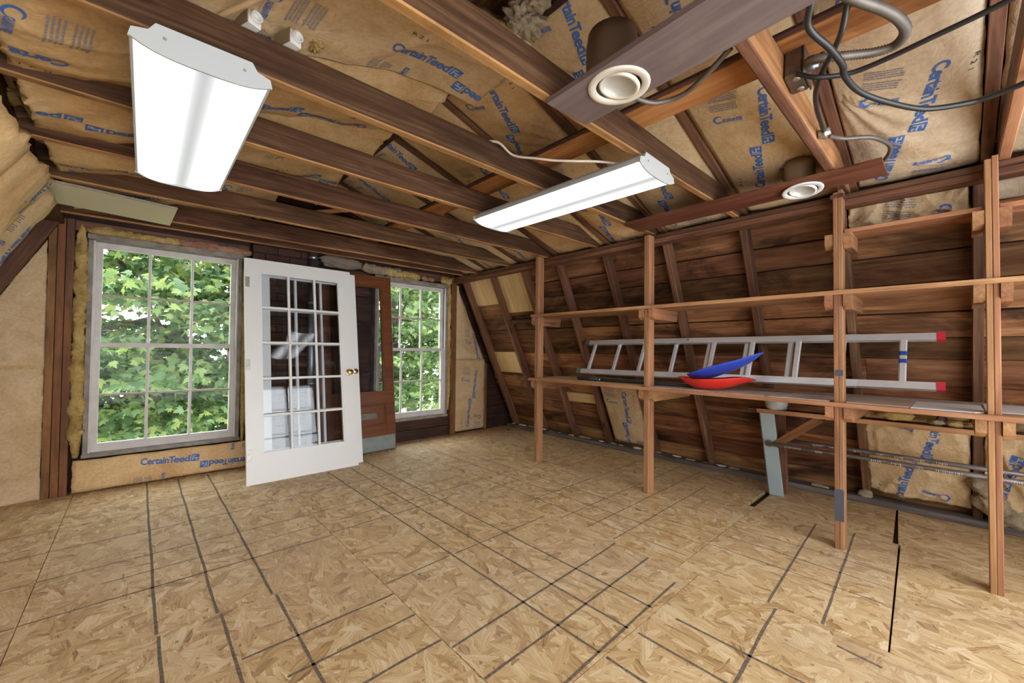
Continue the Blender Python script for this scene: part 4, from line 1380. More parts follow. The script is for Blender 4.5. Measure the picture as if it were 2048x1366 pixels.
# ---------------- electrical boxes and cables
root = thing('junction_box', (1.757, 0.388, 2.105), 'dark square metal junction box screwed to the joist with cables joining it', 'junction box')
M = Matrix.Translation(Vector((1.757, 0.378, 2.145))) @ Matrix.Rotation(math.radians(8), 4, 'Y')
lbox('body', M, (-0.055, 0.055, -0.022, 0.034, -0.052, 0.052), BOXSTEEL, root, 0.006)
lbox('cover_plate', M, (-0.058, 0.058, -0.028, -0.023, -0.055, 0.055), BOXSTEEL, root, 0.002)
for x, z in ((0.03, 0.03), (-0.03, -0.03)):
    lathe('knockout', [(0.012, 0.0), (0.012, 0.003), (0.001, 0.003)], HINGE, root, M @ Matrix.Translation(Vector((x, -0.0, -0.052))) @ Matrix.Rotation(math.pi, 4, 'X'), 16, True, True)
lathe('cable_clamp', [(0.017, 0.0), (0.017, 0.022), (0.013, 0.024), (0.013, 0.034)], GALV, root, M @ Matrix.Translation(Vector((-0.01, -0.026, -0.01))) @ Matrix.Rotation(math.pi / 2, 4, 'X'), 18)
root = thing('cable_connector', (2.245, 0.385, 2.09), 'small brassy cable connector on the joist above the small spotlight', 'connector')
M = Matrix.Translation(Vector((2.245, 0.392, 2.10))) @ Matrix.Rotation(math.radians(80), 4, 'X') @ Matrix.Rotation(0.6, 4, 'Z')
lathe('body', [(0.016, -0.02), (0.022, -0.016), (0.022, 0.008), (0.017, 0.012), (0.017, 0.024)], HINGE, root, M, 18)
lathe('lock_nut', [(0.026, -0.004), (0.026, 0.004)], GALV, root, M, 8, False)

def cable_thing(name, pts, r, mat, label, cat, rib=0.0, step=0.012, group=None, n=8):
    return tag(tube(name, pts, r, mat, None, n, 10, rib, step), label, cat, group)
cable_thing('black_cable', [(1.20, 0.26, 2.125), (1.284, 0.248, 2.06), (1.365, 0.272, 2.03), (1.492, 0.246, 2.02), (1.600, 0.232, 2.015), (1.676, 0.236, 2.015), (1.81, 0.212, 2.01), (1.97, 0.145, 2.01), (2.11, 0.068, 2.015), (2.18, -0.03, 2.02), (2.187, -0.09, 2.022), (2.150, -0.20, 2.025), (2.05, -0.42, 2.03)], 0.0095, CABLE_BLACK, 'thick black cable hanging in a long sag under the right end of the ceiling', 'cable')
cable_thing('black_cable', [(1.69, 0.372, 2.098), (1.70, 0.314, 2.062), (1.747, 0.232, 2.058), (1.745, 0.14, 2.058), (1.726, 0.054, 2.058), (1.693, -0.097, 2.06), (1.64, -0.24, 2.062)], 0.0080, CABLE_BLACK, 'straight black cable running from the junction box to the upper right', 'cable')
cable_thing('black_cable', [(1.48, 0.20, 2.13), (1.535, 0.222, 2.085), (1.60, 0.252, 2.074), (1.675, 0.290, 2.070), (1.82, 0.340, 2.08), (1.968, 0.366, 2.09), (2.10, 0.378, 2.095), (2.222, 0.388, 2.10)], 0.0085, CABLE_BLACK, 'short black cable curving along the joist down to the brassy connector', 'cable')
cable_thing('armoured_conduit', [(1.33, 0.24, 2.12), (1.40, 0.205, 2.105), (1.455, 0.178, 2.10), (1.558, 0.129, 2.10), (1.640, 0.102, 2.10), (1.710, 0.096, 2.10), (1.762, 0.122, 2.10), (1.755, 0.170, 2.10), (1.728, 0.215, 2.102), (1.70, 0.26, 2.105), (1.682, 0.325, 2.12), (1.745, 0.355, 2.138)], 0.0125, FLEX, 'thick ribbed steel conduit looping round beside the junction box', 'conduit', 0.0028, 0.0085, None, 10)
cable_thing('armoured_conduit', [(1.305, 0.82, 2.10), (1.37, 0.835, 2.098), (1.432, 0.828, 2.10), (1.490, 0.800, 2.10), (1.525, 0.750, 2.105), (1.529, 0.690, 2.108), (1.505, 0.63, 2.112), (1.470, 0.56, 2.12), (1.437, 0.50, 2.13)], 0.0085, FLEX, 'ribbed steel conduit curving out of the large spotlight', 'conduit', 0.0020, 0.0075)
cable_thing('armoured_conduit', [(2.33, 0.385, 2.115), (2.39, 0.362, 2.12), (2.424, 0.335, 2.12), (2.484, 0.262, 2.12), (2.570, 0.222, 2.118), (2.648, 0.205, 2.115), (2.72, 0.214, 2.105), (2.775, 0.246, 2.09), (2.80, 0.285, 2.072)], 0.0085, FLEX, 'ribbed steel conduit arching over the right end of the reddish board', 'conduit', 0.0020, 0.0075)
cable_thing('white_cable', [(1.30, 1.69, 2.207), (1.36, 1.605, 2.195), (1.43, 1.56, 2.135), (1.49, 1.45, 2.10), (1.545, 1.37, 2.08), (1.600, 1.290, 2.068), (1.695, 1.203, 2.066), (1.82, 1.13, 2.064)], 0.0062, CABLE_CREAM, 'thin white cable sagging across to the middle fluorescent light', 'cable')
cable_thing('tan_cable', [(0.14, 1.71, 2.218), (0.175, 1.66, 2.216), (0.200, 1.60, 2.214), (0.237, 1.517, 2.21), (0.270, 1.441, 2.21), (0.33, 1.31, 2.21), (0.44, 1.15, 2.22)], 0.0085, CABLE_TAN, 'flat tan cable crossing above the joist beside the large fluorescent light', 'cable')
for i, (x, lab) in enumerate(((0.258, 'white plastic cable box on the joist, nearer the tan cable'), (0.385, 'white plastic cable box on the joist, beside the torn hole in the paper'))):
    root = thing('cable_box', (x, 1.62, 2.20), lab, 'cable box', 'white boxes on the first joist')
    M = Matrix.Translation(Vector((x, 1.632, 2.2015))) @ Matrix.Rotation(math.radians(-70), 4, 'Z')
    lbox('body', M, (-0.045, 0.040, -0.022, 0.022, 0.0, 0.050), PLASTIC_WHITE, root, 0.003)
    lbox('side_cover', M, (-0.046, 0.038, -0.026, -0.022, 0.002, 0.050), CAN_TAN, root)
    lathe('cable_socket', [(0.019, 0.0), (0.019, 0.014), (0.013, 0.014), (0.013, -0.01)], PLASTIC_WHITE, root, M @ Matrix.Translation(Vector((0.040, 0.0, 0.028))) @ Matrix.Rotation(math.pi / 2, 4, 'Y'), 20, True, False)

# ---------------- drywall remnant under the joists
dw = thing('drywall_panel', (-0.13, 3.77, 2.045), 'cream drywall offcut fixed flat under the joists at the upper left', 'panel')
prism('board', [(-0.428, 3.466), (0.184, 3.573), (0.169, 4.097), (-0.423, 3.975)], 2.046, 2.057, [DRYWALL], dw)
prism('torn_edge', [(-0.428, 3.460), (0.185, 3.567), (0.185, 3.575), (-0.428, 3.469)], 2.045, 2.058, [DRYWALL_EDGE], dw)

# ---------------- the shelving
sh = thing('shelving_unit', (3.0, 1.65, 0.0), 'long reddish wooden shelving with four posts along the right slope', 'shelves')
PY = (2.858, 1.652, 0.455, -0.122)
for i, y in enumerate(PY):
    x0, x1 = 2.962, 3.044
    z1 = 2.058 if i != 1 else 2.036
    for k, d in enumerate((-0.0112, 0.0112)):
        beam('post', (3.003, y + d, 0.0), (3.003, y + d, z1 - 0.012 * k * (i > 1)), 0.0215, x1 - x0, W_POST, sh, (1, 0, 0), 0.0025, 4, 0.0006)
for i, (y, za, zb) in enumerate(((0.455, 0.16, 0.34), (0.455, 0.985, 1.02))):
    lbox('paint_patch', None, (2.9608, 2.9622, y - 0.0212, y + 0.0212 - 0.006 * i, za, zb), PAINT_SLATE, sh)
EY = 2.925
# middle shelf
beam('shelf_board', (3.035, EY, 1.464), (3.035, -1.15, 1.464), 0.180, 0.022, W_SHELF, sh, (0, 0, 1), 0.002, 8, 0.0008)
beam('shelf_board', (3.232, EY - 0.02, 1.463), (3.232, -1.15, 1.463), 0.205, 0.022, W_SHELF, sh, (0, 0, 1), 0.002, 8, 0.0008)
beam('shelf_edge', (2.948, EY, 1.463), (2.948, -1.15, 1.463), 0.010, 0.026, W_SHELF, sh, (0, 0, 1), 0.002, 8, 0.0008)
# lower shelf, boards laid side by side
for x, w in ((3.030, 0.170), (3.210, 0.180), (3.395, 0.180), (3.565, 0.150)):
    beam('shelf_board', (x, EY + 0.02, 0.823), (x, -1.15, 0.823), w, 0.022, W_DUSTY if x > 3.1 else W_SHELF, sh, (0, 0, 1), 0.002, 8, 0.0008)
beam('shelf_edge', (2.940, EY + 0.02, 0.822), (2.940, -1.15, 0.822), 0.012, 0.026, W_SHELF, sh, (0, 0, 1), 0.002, 8, 0.001)
# upper shelves right of the third post
for a, b in ((0.428, -0.098), (-0.148, -1.10)):
    for x, w in ((3.036, 0.104), (3.146, 0.110)):
        beam('shelf_board', (x, a, 1.819), (x, b, 1.819), w, 0.022, W_SHELF, sh, (0, 0, 1), 0.002, 4, 0.0008)
def cleat(y, z, x0, x1, hgt=0.086):
    """a bracket with its lower front corner cut off"""
    q = [(x0, z), (x1, z), (x1 - 0.02, z - hgt), (x0 + 0.030, z - hgt), (x0, z - hgt + 0.022)]
    vs = [(x, y - 0.019, zz) for x, zz in q] + [(x, y + 0.019, zz) for x, zz in q]
    fs = [(0, 1, 2, 3, 4), (9, 8, 7, 6, 5)] + [(i, 5 + i, 5 + (i + 1) % 5, (i + 1) % 5) for i in range(5)]
    me = pydata('bracket', vs, fs)
    bm = bmesh.new(); bm.from_mesh(me); bmesh.ops.recalc_face_normals(bm, faces=bm.faces); bm.to_mesh(me); bm.free()
    link('bracket', me, W_POST, sh)
for i, y in enumerate(PY):
    for sgn in (-1, 1):
        if i == 0 and sgn == -1:
            continue
        yy = y + sgn * 0.0425
        cleat(yy, 1.451, 2.950, 3.37)
        cleat(yy, 0.810, 2.950, 3.62)
        if i >= 2:
            cleat(yy, 1.806, 2.966, 3.19)
lbox('post_cap', None, (2.958, 3.05, 0.425, 0.490, 2.012, 2.036), W_PLATE, sh, 0.003)

# panels lying loose on the lower shelf
def loose(name, pts, z0, z1, mat, label, cat='panel'):
    r = thing(name, (sum(p[0] for p in pts) / len(pts), sum(p[1] for p in pts) / len(pts), z0), label, cat)
    prism('sheet', pts, z0, z1, mat, r)
loose('loose_panel', [(2.952, 1.62), (3.30, 1.60), (3.30, 0.505), (2.952, 0.50)], 0.8352, 0.8402, W_DUSTY, 'long dusty board lying on the lower shelf just left of the third post')
loose('loose_panel', [(2.955, 0.42), (3.35, 0.42), (3.35, 0.165), (2.955, 0.165)], 0.8352, 0.8415, PANEL_PINK, 'bare brown panel lying on the lower shelf right of the third post')
loose('loose_panel', [(2.950, 0.160), (3.36, 0.158), (3.36, -0.09), (2.985, -0.092), (2.950, -0.06)], 0.8352, 0.8400, PANEL_WHITE, 'white-faced panel lying on the lower shelf left of the fourth post')
loose('loose_panel', [(3.06, -0.10), (3.50, -0.10), (3.50, -0.9), (3.06, -0.9)], 0.8352, 0.8400, PANEL_WHITE, 'white-faced panel lying on the lower shelf behind and right of the fourth post')
loose('loose_panel', [(2.955, 2.82), (3.32, 2.82), (3.32, 1.70), (2.955, 1.70)], 0.8352, 0.8390, W_PLY, 'tan plywood sheet lying on the left end of the lower shelf')

# ---------------- ladder lying on its side
lad = thing('extension_ladder', (3.36, 1.3, 0.84), 'aluminium extension ladder lying on its side along the lower shelf', 'ladder')
def rail(name, y0, y1, x, z, tilt, parent=lad, w=0.042, d=0.026):
    up = Vector((math.sin(tilt), 0, math.cos(tilt)))
    # C-shaped section
    pr = [(-d / 2, -w / 2), (d / 2, -w / 2), (d / 2, -w / 2 + 0.006), (-d / 2 + 0.006, -w / 2 + 0.006), (-d / 2 + 0.006, w / 2 - 0.006), (d / 2, w / 2 - 0.006), (d / 2, w / 2), (-d / 2, w / 2)]
    vs = [(xx, y, zz) for y in (0, 1) for xx, zz in pr]
    M = frame((x, y0, z), (0, y1 - y0, 0), up)
    Ln = abs(y1 - y0)
    vs = [(t * Ln, a, b) for t in (0, 1) for a, b in pr]
    n = len(pr)
    fs = [tuple(range(n)), tuple(reversed(range(n, 2 * n)))] + [(i, n + i, n + (i + 1) % n, (i + 1) % n) for i in range(n)]
    me = pydata(name, vs, fs)
    bm = bmesh.new(); bm.from_mesh(me); bmesh.ops.recalc_face_normals(bm, faces=bm.faces); bm.to_mesh(me); bm.free()
    return link(name, me, ALU, parent, M)
TL = math.atan2(0.14, 0.31)
zb = lambda y: 0.908 + 0.022 * (2.6 - y) / 2.5
zt = lambda y: 1.196 + 0.020 * (2.6 - y) / 2.5
def ladder_rails(ya, yb, dx, nm):
    for x, zf in ((3.325 + dx, zb), (3.468 + dx, zt)):
        A, B = Vector((x, ya, zf(ya))), Vector((x, yb, zf(yb)))
        M = frame(A, B - A, (math.sin(TL), 0, math.cos(TL)))
        w, d = (0.044, 0.03)
        pr = [(-d / 2, -w / 2), (d / 2, -w / 2), (d / 2, -w / 2 + 0.006), (-d / 2 + 0.006, -w / 2 + 0.006), (-d / 2 + 0.006, w / 2 - 0.006), (d / 2, w / 2 - 0.006), (d / 2, w / 2), (-d / 2, w / 2)]
        Ln = (B - A).length
        n = len(pr)
        vs = [(t * Ln, a, b) for t in (0, 1) for a, b in pr]
        fs = [tuple(range(n)), tuple(reversed(range(n, 2 * n)))] + [(i, n + i, n + (i + 1) % n, (i + 1) % n) for i in range(n)]
        me = pydata('rail', vs, fs)
        bm = bmesh.new(); bm.from_mesh(me); bmesh.ops.recalc_face_normals(bm, faces=bm.faces); bm.to_mesh(me); bm.free()
        r = link('rail', me, ALU, lad, M)
        if nm == 'base':
            o = lbox('end_cap', M @ Matrix.Translation(Vector((Ln, 0, 0))), (-0.028, 0.006, -d / 2 - 0.003, d / 2 + 0.003, -w / 2 - 0.003, w / 2 + 0.003), CAP_RED, r)
            o['label'] = 'red plastic end cap'
            lbox('foot_bracket', M, (-0.02, 0.03, -d / 2 - 0.002, d / 2 + 0.002, -w / 2 - 0.004, w / 2 + 0.008), GALV, r)
ladder_rails(2.60, 0.045, 0.0, 'base')
ladder_rails(2.44, 0.42, -0.034, 'fly')
def rung(y, dx, mat=ALU):
    A, B = Vector((3.333 + dx, y, zb(y) + 0.016)), Vector((3.460 + dx, y, zt(y) - 0.016))
    return beam('rung', A, B, 0.034, 0.026, mat, lad, (1, 0, 0), 0.008, 1)
rungs = [rung(y, 0.0) for y in (2.490, 2.205, 1.940, 1.640, 1.360, 1.082, 0.797, 0.505, 0.215)]
for y in (1.315, 1.035, 0.745):
    rung(y, -0.034)
r9 = rungs[-1]
for a, b in ((0.46, 0.60), (0.66, 0.80)):
    o = lbox('sticker', WM[r9.name], (0.26 * a, 0.26 * b, -0.0185, 0.0185, -0.0145, 0.0145), STICKER_BLUE, r9, 0.006)
    o['label'] = 'blue sticker'
for zf, x in ((zt, 3.435), (zb, 3.300)):
    lbox('guide_bracket', Matrix.Translation(Vector((x, 1.64, zf(1.64)))), [(-0.012, 0.012, -0.11, 0.11, -0.010, 0.010), (-0.016, 0.016, -0.13, -0.10, -0.018, 0.018), (-0.014, 0.014, -0.02, 0.05, -0.022, 0.006)], GALV, lad, 0.003)

# ---------------- black pole on the shelf
bp = thing('black_pole', (3.09, 1.85, 0.84), 'long black pole lying on the lower shelf in front of the ladder', 'pole')
link('shaft', tube_mesh('shaft', [Vector((3.085, 2.34, 0.852)), Vector((3.16, 1.20, 0.852))], 0.0115, 12), BLACK_TUBE, bp, None, True)
link('grip', tube_mesh('grip', [Vector((3.080, 2.42, 0.856)), Vector((3.093, 2.20, 0.856))], 0.0165, 12), BLACK_TUBE, bp, None, True)
link('collar', tube_mesh('collar', [Vector((3.093, 2.20, 0.855)), Vector((3.095, 2.175, 0.855))], 0.0145, 12), GALV, bp, None, True)

# ---------------- red and blue plastic blades
def blade(name, curve, width, cup, mat, label, th=0.004, n=24, m=10, tw=0.0):
    """curved sheet along a centre line (list of 3D points); cup lifts the edges"""
    P = spline(curve, max(2, n // (len(curve) - 1)))
    N_ = len(P) - 1
    F, B = [], []
    for i, p in enumerate(P):
        t = i / N_
        d = (P[min(i + 1, N_)] - P[max(i - 1, 0)]).normalized()
        s = d.cross(Vector((0, 0, 1))).normalized()
        up = s.cross(d)
        w = width(t)
        for j in range(m + 1):
            q = (j / m - 0.5) * 2
            a = p + s * (w * q) + up * (cup(t) * q * q + tw * q * w)
            F.append(a)
            B.append(a - up * th)
    nn = len(F)
    W = m + 1
    fs = []
    for i in range(N_):
        for j in range(m):
            a, b, c, d = i * W + j, (i + 1) * W + j, (i + 1) * W + j + 1, i * W + j + 1
            fs += [(a, d, c, b), (nn + a, nn + b, nn + c, nn + d)]
    rim = [i * W for i in range(N_ + 1)] + [N_ * W + j for j in range(1, m + 1)] + [i * W + m for i in range(N_ - 1, -1, -1)] + [j for j in range(m - 1, 0, -1)]
    for k in range(len(rim)):
        a, b = rim[k], rim[(k + 1) % len(rim)]
        fs.append((a, b, nn + b, nn + a))
    me = pydata(name, F + B, fs)
    bm = bmesh.new(); bm.from_mesh(me); bmesh.ops.recalc_face_normals(bm, faces=bm.faces); bm.to_mesh(me); bm.free()
    o = link(name, me, mat, None, None, True)
    return tag(o, label, 'plastic scoop')
red = blade('plastic_scoop', [(3.06, 1.435, 0.925), (3.06, 1.375, 0.880), (3.06, 1.29, 0.848), (3.06, 1.20, 0.846), (3.08, 1.11, 0.862), (3.12, 1.02, 0.895), (3.17, 0.94, 0.925)],
            lambda t: 0.003 + 0.085 * math.sin(math.pi * min(1, t * 0.97 + 0.03)) ** 0.6, lambda t: 0.078 * math.sin(math.pi * t) ** 0.7, PLASTIC_RED, 'red curved plastic scoop resting on the lower shelf under the blue one')
red['group'] = 'curved plastic scoops'
blu = blade('plastic_scoop', [(3.08, 1.36, 0.928), (3.08, 1.26, 0.936), (3.09, 1.14, 0.972), (3.11, 1.00, 1.035), (3.13, 0.885, 1.118)],
            lambda t: 0.003 + 0.078 * math.sin(math.pi * min(1, t * 0.82 + 0.18)) ** 0.8, lambda t: 0.022 * math.sin(math.pi * t), PLASTIC_BLUE, 'blue curved plastic scoop with a pointed tip leaning up from the red one', 0.006, 24, 10, 0.42)
blu['group'] = 'curved plastic scoops'

# ---------------- low rack under the shelf
rk = thing('pipe_rack', (3.66, 0.3, 0.0), 'low rack with a pale blue end board and two pipes below the shelving', 'rack')
beam('end_board', (3.715, 0.958, 0.0), (3.610, 0.995, 0.655), 0.095, 0.018, PALE_BLUE, rk, (1, 0, 0), 0.002, 1)
beam('board_edge', (3.717, 1.009, 0.0), (3.612, 1.046, 0.655), 0.008, 0.020, W_SILL, rk, (1, 0, 0), 0.001, 1)
beam('top_board', (3.668, 1.13, 0.665), (3.668, -1.0, 0.665), 0.135, 0.020, W_PLATE, rk, (0, 0, 1), 0.002, 6, 0.001)
beam('top_lip', (3.597, 1.06, 0.660), (3.597, -1.0, 0.660), 0.012, 0.032, W_SHELF, rk, (0, 0, 1), 0.002, 6, 0.001)
beam('brace', (3.640, 0.945, 0.405), (3.625, 0.665, 0.640), 0.020, 0.055, W_STUD, rk, (0, 0.64, 0.77), 0.002, 2)
beam('rear_leg', (3.80, 0.925, 0.0), (3.72, 0.925, 0.655), 0.05, 0.03, W_PLATE, rk, (1, 0, 0), 0.002, 1)
for x, z, a in ((3.600, 0.413, 0.99), (3.715, 0.437, 0.96)):
    p = link('pipe', tube_mesh('pipe', [Vector((x, a, z + 0.002)), Vector((x, -1.0, z))], 0.0145, 14), STEEL_DIRTY, rk, None, True)
    bm = bmesh.new()
    rr = random.Random(int(x * 1000))
    y = a - 0.12
    while y > -0.75:
        if rr.random() < 0.55:
            for q in range(rr.randint(4, 13)):
                hh = rr.uniform(0.006, 0.020)
                w = 0.0022
                v = [bm.verts.new(c) for c in ((x - 0.0155, y - w, z + 0.002), (x - 0.0155, y + w, z + 0.002), (x - 0.0160, y, z + 0.002 - hh), (x - 0.0125, y, z + 0.004))]
                for f in ((0, 1, 2), (1, 3, 2), (3, 0, 2), (0, 3, 1)):
                    bm.faces.new([v[i] for i in f])
                y -= rr.uniform(0.006, 0.011)
        y -= rr.uniform(0.03, 0.10)
    d = link('dust_drip', from_bm(bm, 'dust_drip'), FIBRE_LINT, p)
    d['kind'] = 'stuff'
lathe('pipe_flange', [(0.026, 0.0), (0.026, 0.006), (0.018, 0.012)], GALV, rk, Matrix.Translation(Vector((3.625, 0.985, 0.413))) @ Matrix.Rotation(-math.pi / 2, 4, 'Y'), 18)
tb = thing('plastic_tub', (3.655, 0.945, 0.675), 'milky plastic tub standing on the low rack under the shelf', 'tub')
Mt = Matrix.Translation(Vector((3.660, 0.945, 0.6765)))
lathe('body', [(0.062, 0.0), (0.068, 0.004), (0.090, 0.118), (0.086, 0.118), (0.062, 0.008), (0.001, 0.008)], TUB, tb, Mt, 24)
lathe('rim', [(0.090, 0.116), (0.096, 0.118), (0.096, 0.126), (0.088, 0.126), (0.088, 0.116)], TUB, tb, Mt, 24, True, False)
for k, (y, a, c, lab) in enumerate(((0.270, 0.13, FIBRE, 'large yellow tuft of insulation drooping over the rack behind the third post'), (0.085, 0.06, FIBRE_GREY, 'dull tuft of insulation on the rack, first right of the large yellow one'),
                                   (0.0, 0.065, FIBRE, 'pale tuft of insulation on the rack midway between the third and fourth posts'), (-0.065, 0.07, FIBRE, 'pale tuft of insulation on the rack just left of the fourth post'))):
    o = lump('insulation_tuft', (3.635, y, 0.677 + a * 0.34), (a, a * 1.4, a * 0.62), c, None, 140 + k, 3, 0.4, 2.3)
    tag(o, lab, 'insulation tuft', 'tufts of insulation on the rack')

# ---------------- doors leaning against the far wall
def french_door(base, lean, h, label, knob=True):
    root = thing('french_door', base, label, 'door', 'white french doors')
    M = leaning(base, (0.9997, 0.022, 0), (0.0, lean, 1.0))
    w, th = 0.914, 0.034
    st, tr, br = 0.118, 0.118, 0.235
    lbox('frame', M, [(0, st, 0, th, 0, h), (w - st, w, 0, th, 0, h), (st, w - st, 0, th, 0, br), (st, w - st, 0, th, h - tr, h)], WHITE_DOOR, root)
    gx0, gx1, ga, gb = st, w - st, br, h - tr
    # moulded bead round the glass and the bars
    lbox('bead', M, [(gx0, gx0 + 0.010, 0.004, th - 0.004, ga, gb), (gx1 - 0.010, gx1, 0.004, th - 0.004, ga, gb), (gx0, gx1, 0.004, th - 0.004, ga, ga + 0.010), (gx0, gx1, 0.004, th - 0.004, gb - 0.010, gb)], WHITE_DOOR, root)
    bw = 0.022
    for k in (1, 2):
        x = gx0 + (gx1 - gx0) * k / 3
        lbox('muntin', M, (x - bw / 2, x + bw / 2, 0.003, th - 0.003, ga, gb), WHITE_DOOR, root, 0.004)
    for k in (1, 2, 3, 4):
        z = ga + (gb - ga) * k / 5
        lbox('muntin', M, (gx0, gx1, 0.003, th - 0.003, z - bw / 2, z + bw / 2), WHITE_DOOR, root, 0.004)
    for i in range(3):
        for j in range(5):
            a, b = gx0 + (gx1 - gx0) * i / 3, gx0 + (gx1 - gx0) * (i + 1) / 3
            c, d = ga + (gb - ga) * j / 5, ga + (gb - ga) * (j + 1) / 5
            lbox('pane', M, (a + 0.006, b - 0.006, th / 2 - 0.0015, th / 2 + 0.0015, c + 0.006, d - 0.006), DOOR_GLASS, root)
    for z in (0.235, 0.985, 1.705):
        hg = lbox('hinge', M, (0.002, 0.036, -0.0016, 0.001, z - 0.045, z + 0.045), HINGE, root, 0.0008)
        hg['label'] = 'bare steel hinge leaf'
    if knob:
        K = M @ Matrix.Translation(Vector((0.858, 0.0, 0.895))) @ Matrix.Rotation(math.pi / 2, 4, 'X')
        kn = lathe('door_knob', [(0.030, 0.0), (0.030, 0.004), (0.024, 0.007), (0.011, 0.010), (0.010, 0.026), (0.018, 0.032), (0.0265, 0.042), (0.028, 0.052), (0.022, 0.062), (0.010, 0.066), (0.001, 0.066)], BRASS, root, K, 12, False, False)
        kn['label'] = 'brass door knob'
    return root
french_door((0.672, 3.853, 0.0), 0.166, 1.920, 'front white fifteen-pane french door leaning beside the left window')
french_door((0.748, 3.930, 0.0), 0.160, 1.905, 'second white french door, mostly hidden behind the front white one')

root = thing('wooden_door', (1.35, 4.225, 0.0), 'varnished brown wooden door with a metal kick plate leaning by the right window', 'door')
M = leaning((1.353, 4.226, 0.0), (0.9997, 0.02, 0), (-0.012, 0.088, 1.0))
w, h, th = 0.81, 1.93, 0.042
lbox('frame', M, [(0, 0.11, 0, th, 0, h), (w - 0.11, w, 0, th, 0, h), (0.11, w - 0.11, 0, th, 0, 0.27), (0.11, w - 0.11, 0, th, 0.50, 0.63), (0.11, w - 0.11, 0, th, h - 0.12, h)], W_DOOR, root, 0.002)
lbox('lower_panel', M, (0.11, w - 0.11, 0.014, 0.028, 0.27, 0.50), W_DOOR, root)
lbox('panel_moulding', M, [(0.11, 0.125, 0.004, 0.03, 0.27, 0.50), (w - 0.125, w - 0.11, 0.004, 0.03, 0.27, 0.50), (0.11, w - 0.11, 0.004, 0.03, 0.27, 0.285), (0.11, w - 0.11, 0.004, 0.03, 0.485, 0.50)], W_DOOR, root, 0.003)
ms = lbox('mail_slot', M, (0.42, 0.60, 0.006, 0.015, 0.345, 0.415), BOXSTEEL, root, 0.003)
lbox('glazing_bead', M, [(0.11, 0.124, 0.004, th - 0.004, 0.63, h - 0.12), (w - 0.124, w - 0.11, 0.004, th - 0.004, 0.63, h - 0.12), (0.11, w - 0.11, 0.004, th - 0.004, 0.63, 0.644), (0.11, w - 0.11, 0.004, th - 0.004, h - 0.134, h - 0.12)], W_DOOR, root, 0.002)
lbox('pane', M, (0.12, w - 0.12, 0.018, 0.022, 0.64, h - 0.13), DOOR_GLASS, root)
kp = lbox('kick_plate', M, (0.02, w - 0.012, -0.003, 0.0, 0.004, 0.158), KICK, root)
kp['label'] = 'grey zinc kick plate'
for z in (0.20, 0.95, 1.72):
    lbox('hinge', M, (w, w + 0.003, 0.004, 0.036, z - 0.045, z + 0.045), BLACK_GAP, root)

# ---------------- chimney breast and flue behind the doors
ch = structure(empty('chimney', (1.04, 4.43, 0.0)), 'dark sooty brick chimney rising behind the leaning doors')
link('core', boxes_mesh('core', [(0.775, 1.325, 4.392, 4.50, 0.0, 2.62)]), MORTAR, ch)
br_me = beam_mesh('brick', 0.196, 0.05, 0.064, 0.004, 1)
hb_me = beam_mesh('brick', 0.092, 0.05, 0.064, 0.004, 1)
z, row = 0.036, 0
rb = random.Random(3)
while z < 2.60:
    xs = [(0.770, 0), (0.975, 0), (1.180, 1)] if row % 2 else [(0.770, 1), (0.872, 0), (1.077, 0)]
    xs = xs + ([(1.282, 2)] if False else [])
    for x, half in xs:
        link('brick', hb_me if half else br_me, BRICK, ch, Matrix.Translation(Vector((x + 0.004, 4.400 + rb.uniform(-0.003, 0.003), z))))
    if row % 2:
        link('brick', hb_me, BRICK, ch, Matrix.Translation(Vector((1.236, 4.402, z))))
    z += 0.074
    row += 1
fl = thing('flue_pipe', (1.278, 4.330, 0.0), 'shiny galvanised flue pipe standing behind the white doors', 'pipe')
link('pipe', tube_mesh('pipe', [Vector((1.278, 4.330, 0.0)), Vector((1.278, 4.330, 2.058))], 0.040, 24), GALV, fl, None, True)
for z in (0.75, 1.55, 2.0):
    lathe('joint_band', [(0.0415, 0.0), (0.0435, 0.004), (0.0435, 0.022), (0.0415, 0.026)], GALV, fl, Matrix.Translation(Vector((1.278, 4.330, z))), 24, True, False)
o = lump('insulation_bundle', (1.58, 4.425, 2.03), (0.44, 0.11, 0.13), CLOTH, None, 151, 4, 0.30, 1.7)
tag(o, 'grey bundle of old insulation stuffed above the brown door', 'insulation')

# ================================================================ outdoors
gr = structure(link('garden_ground', boxes_mesh('garden_ground', [(-16, 20, 5.2, 34, -3.3, -3.2)]), GROUND))

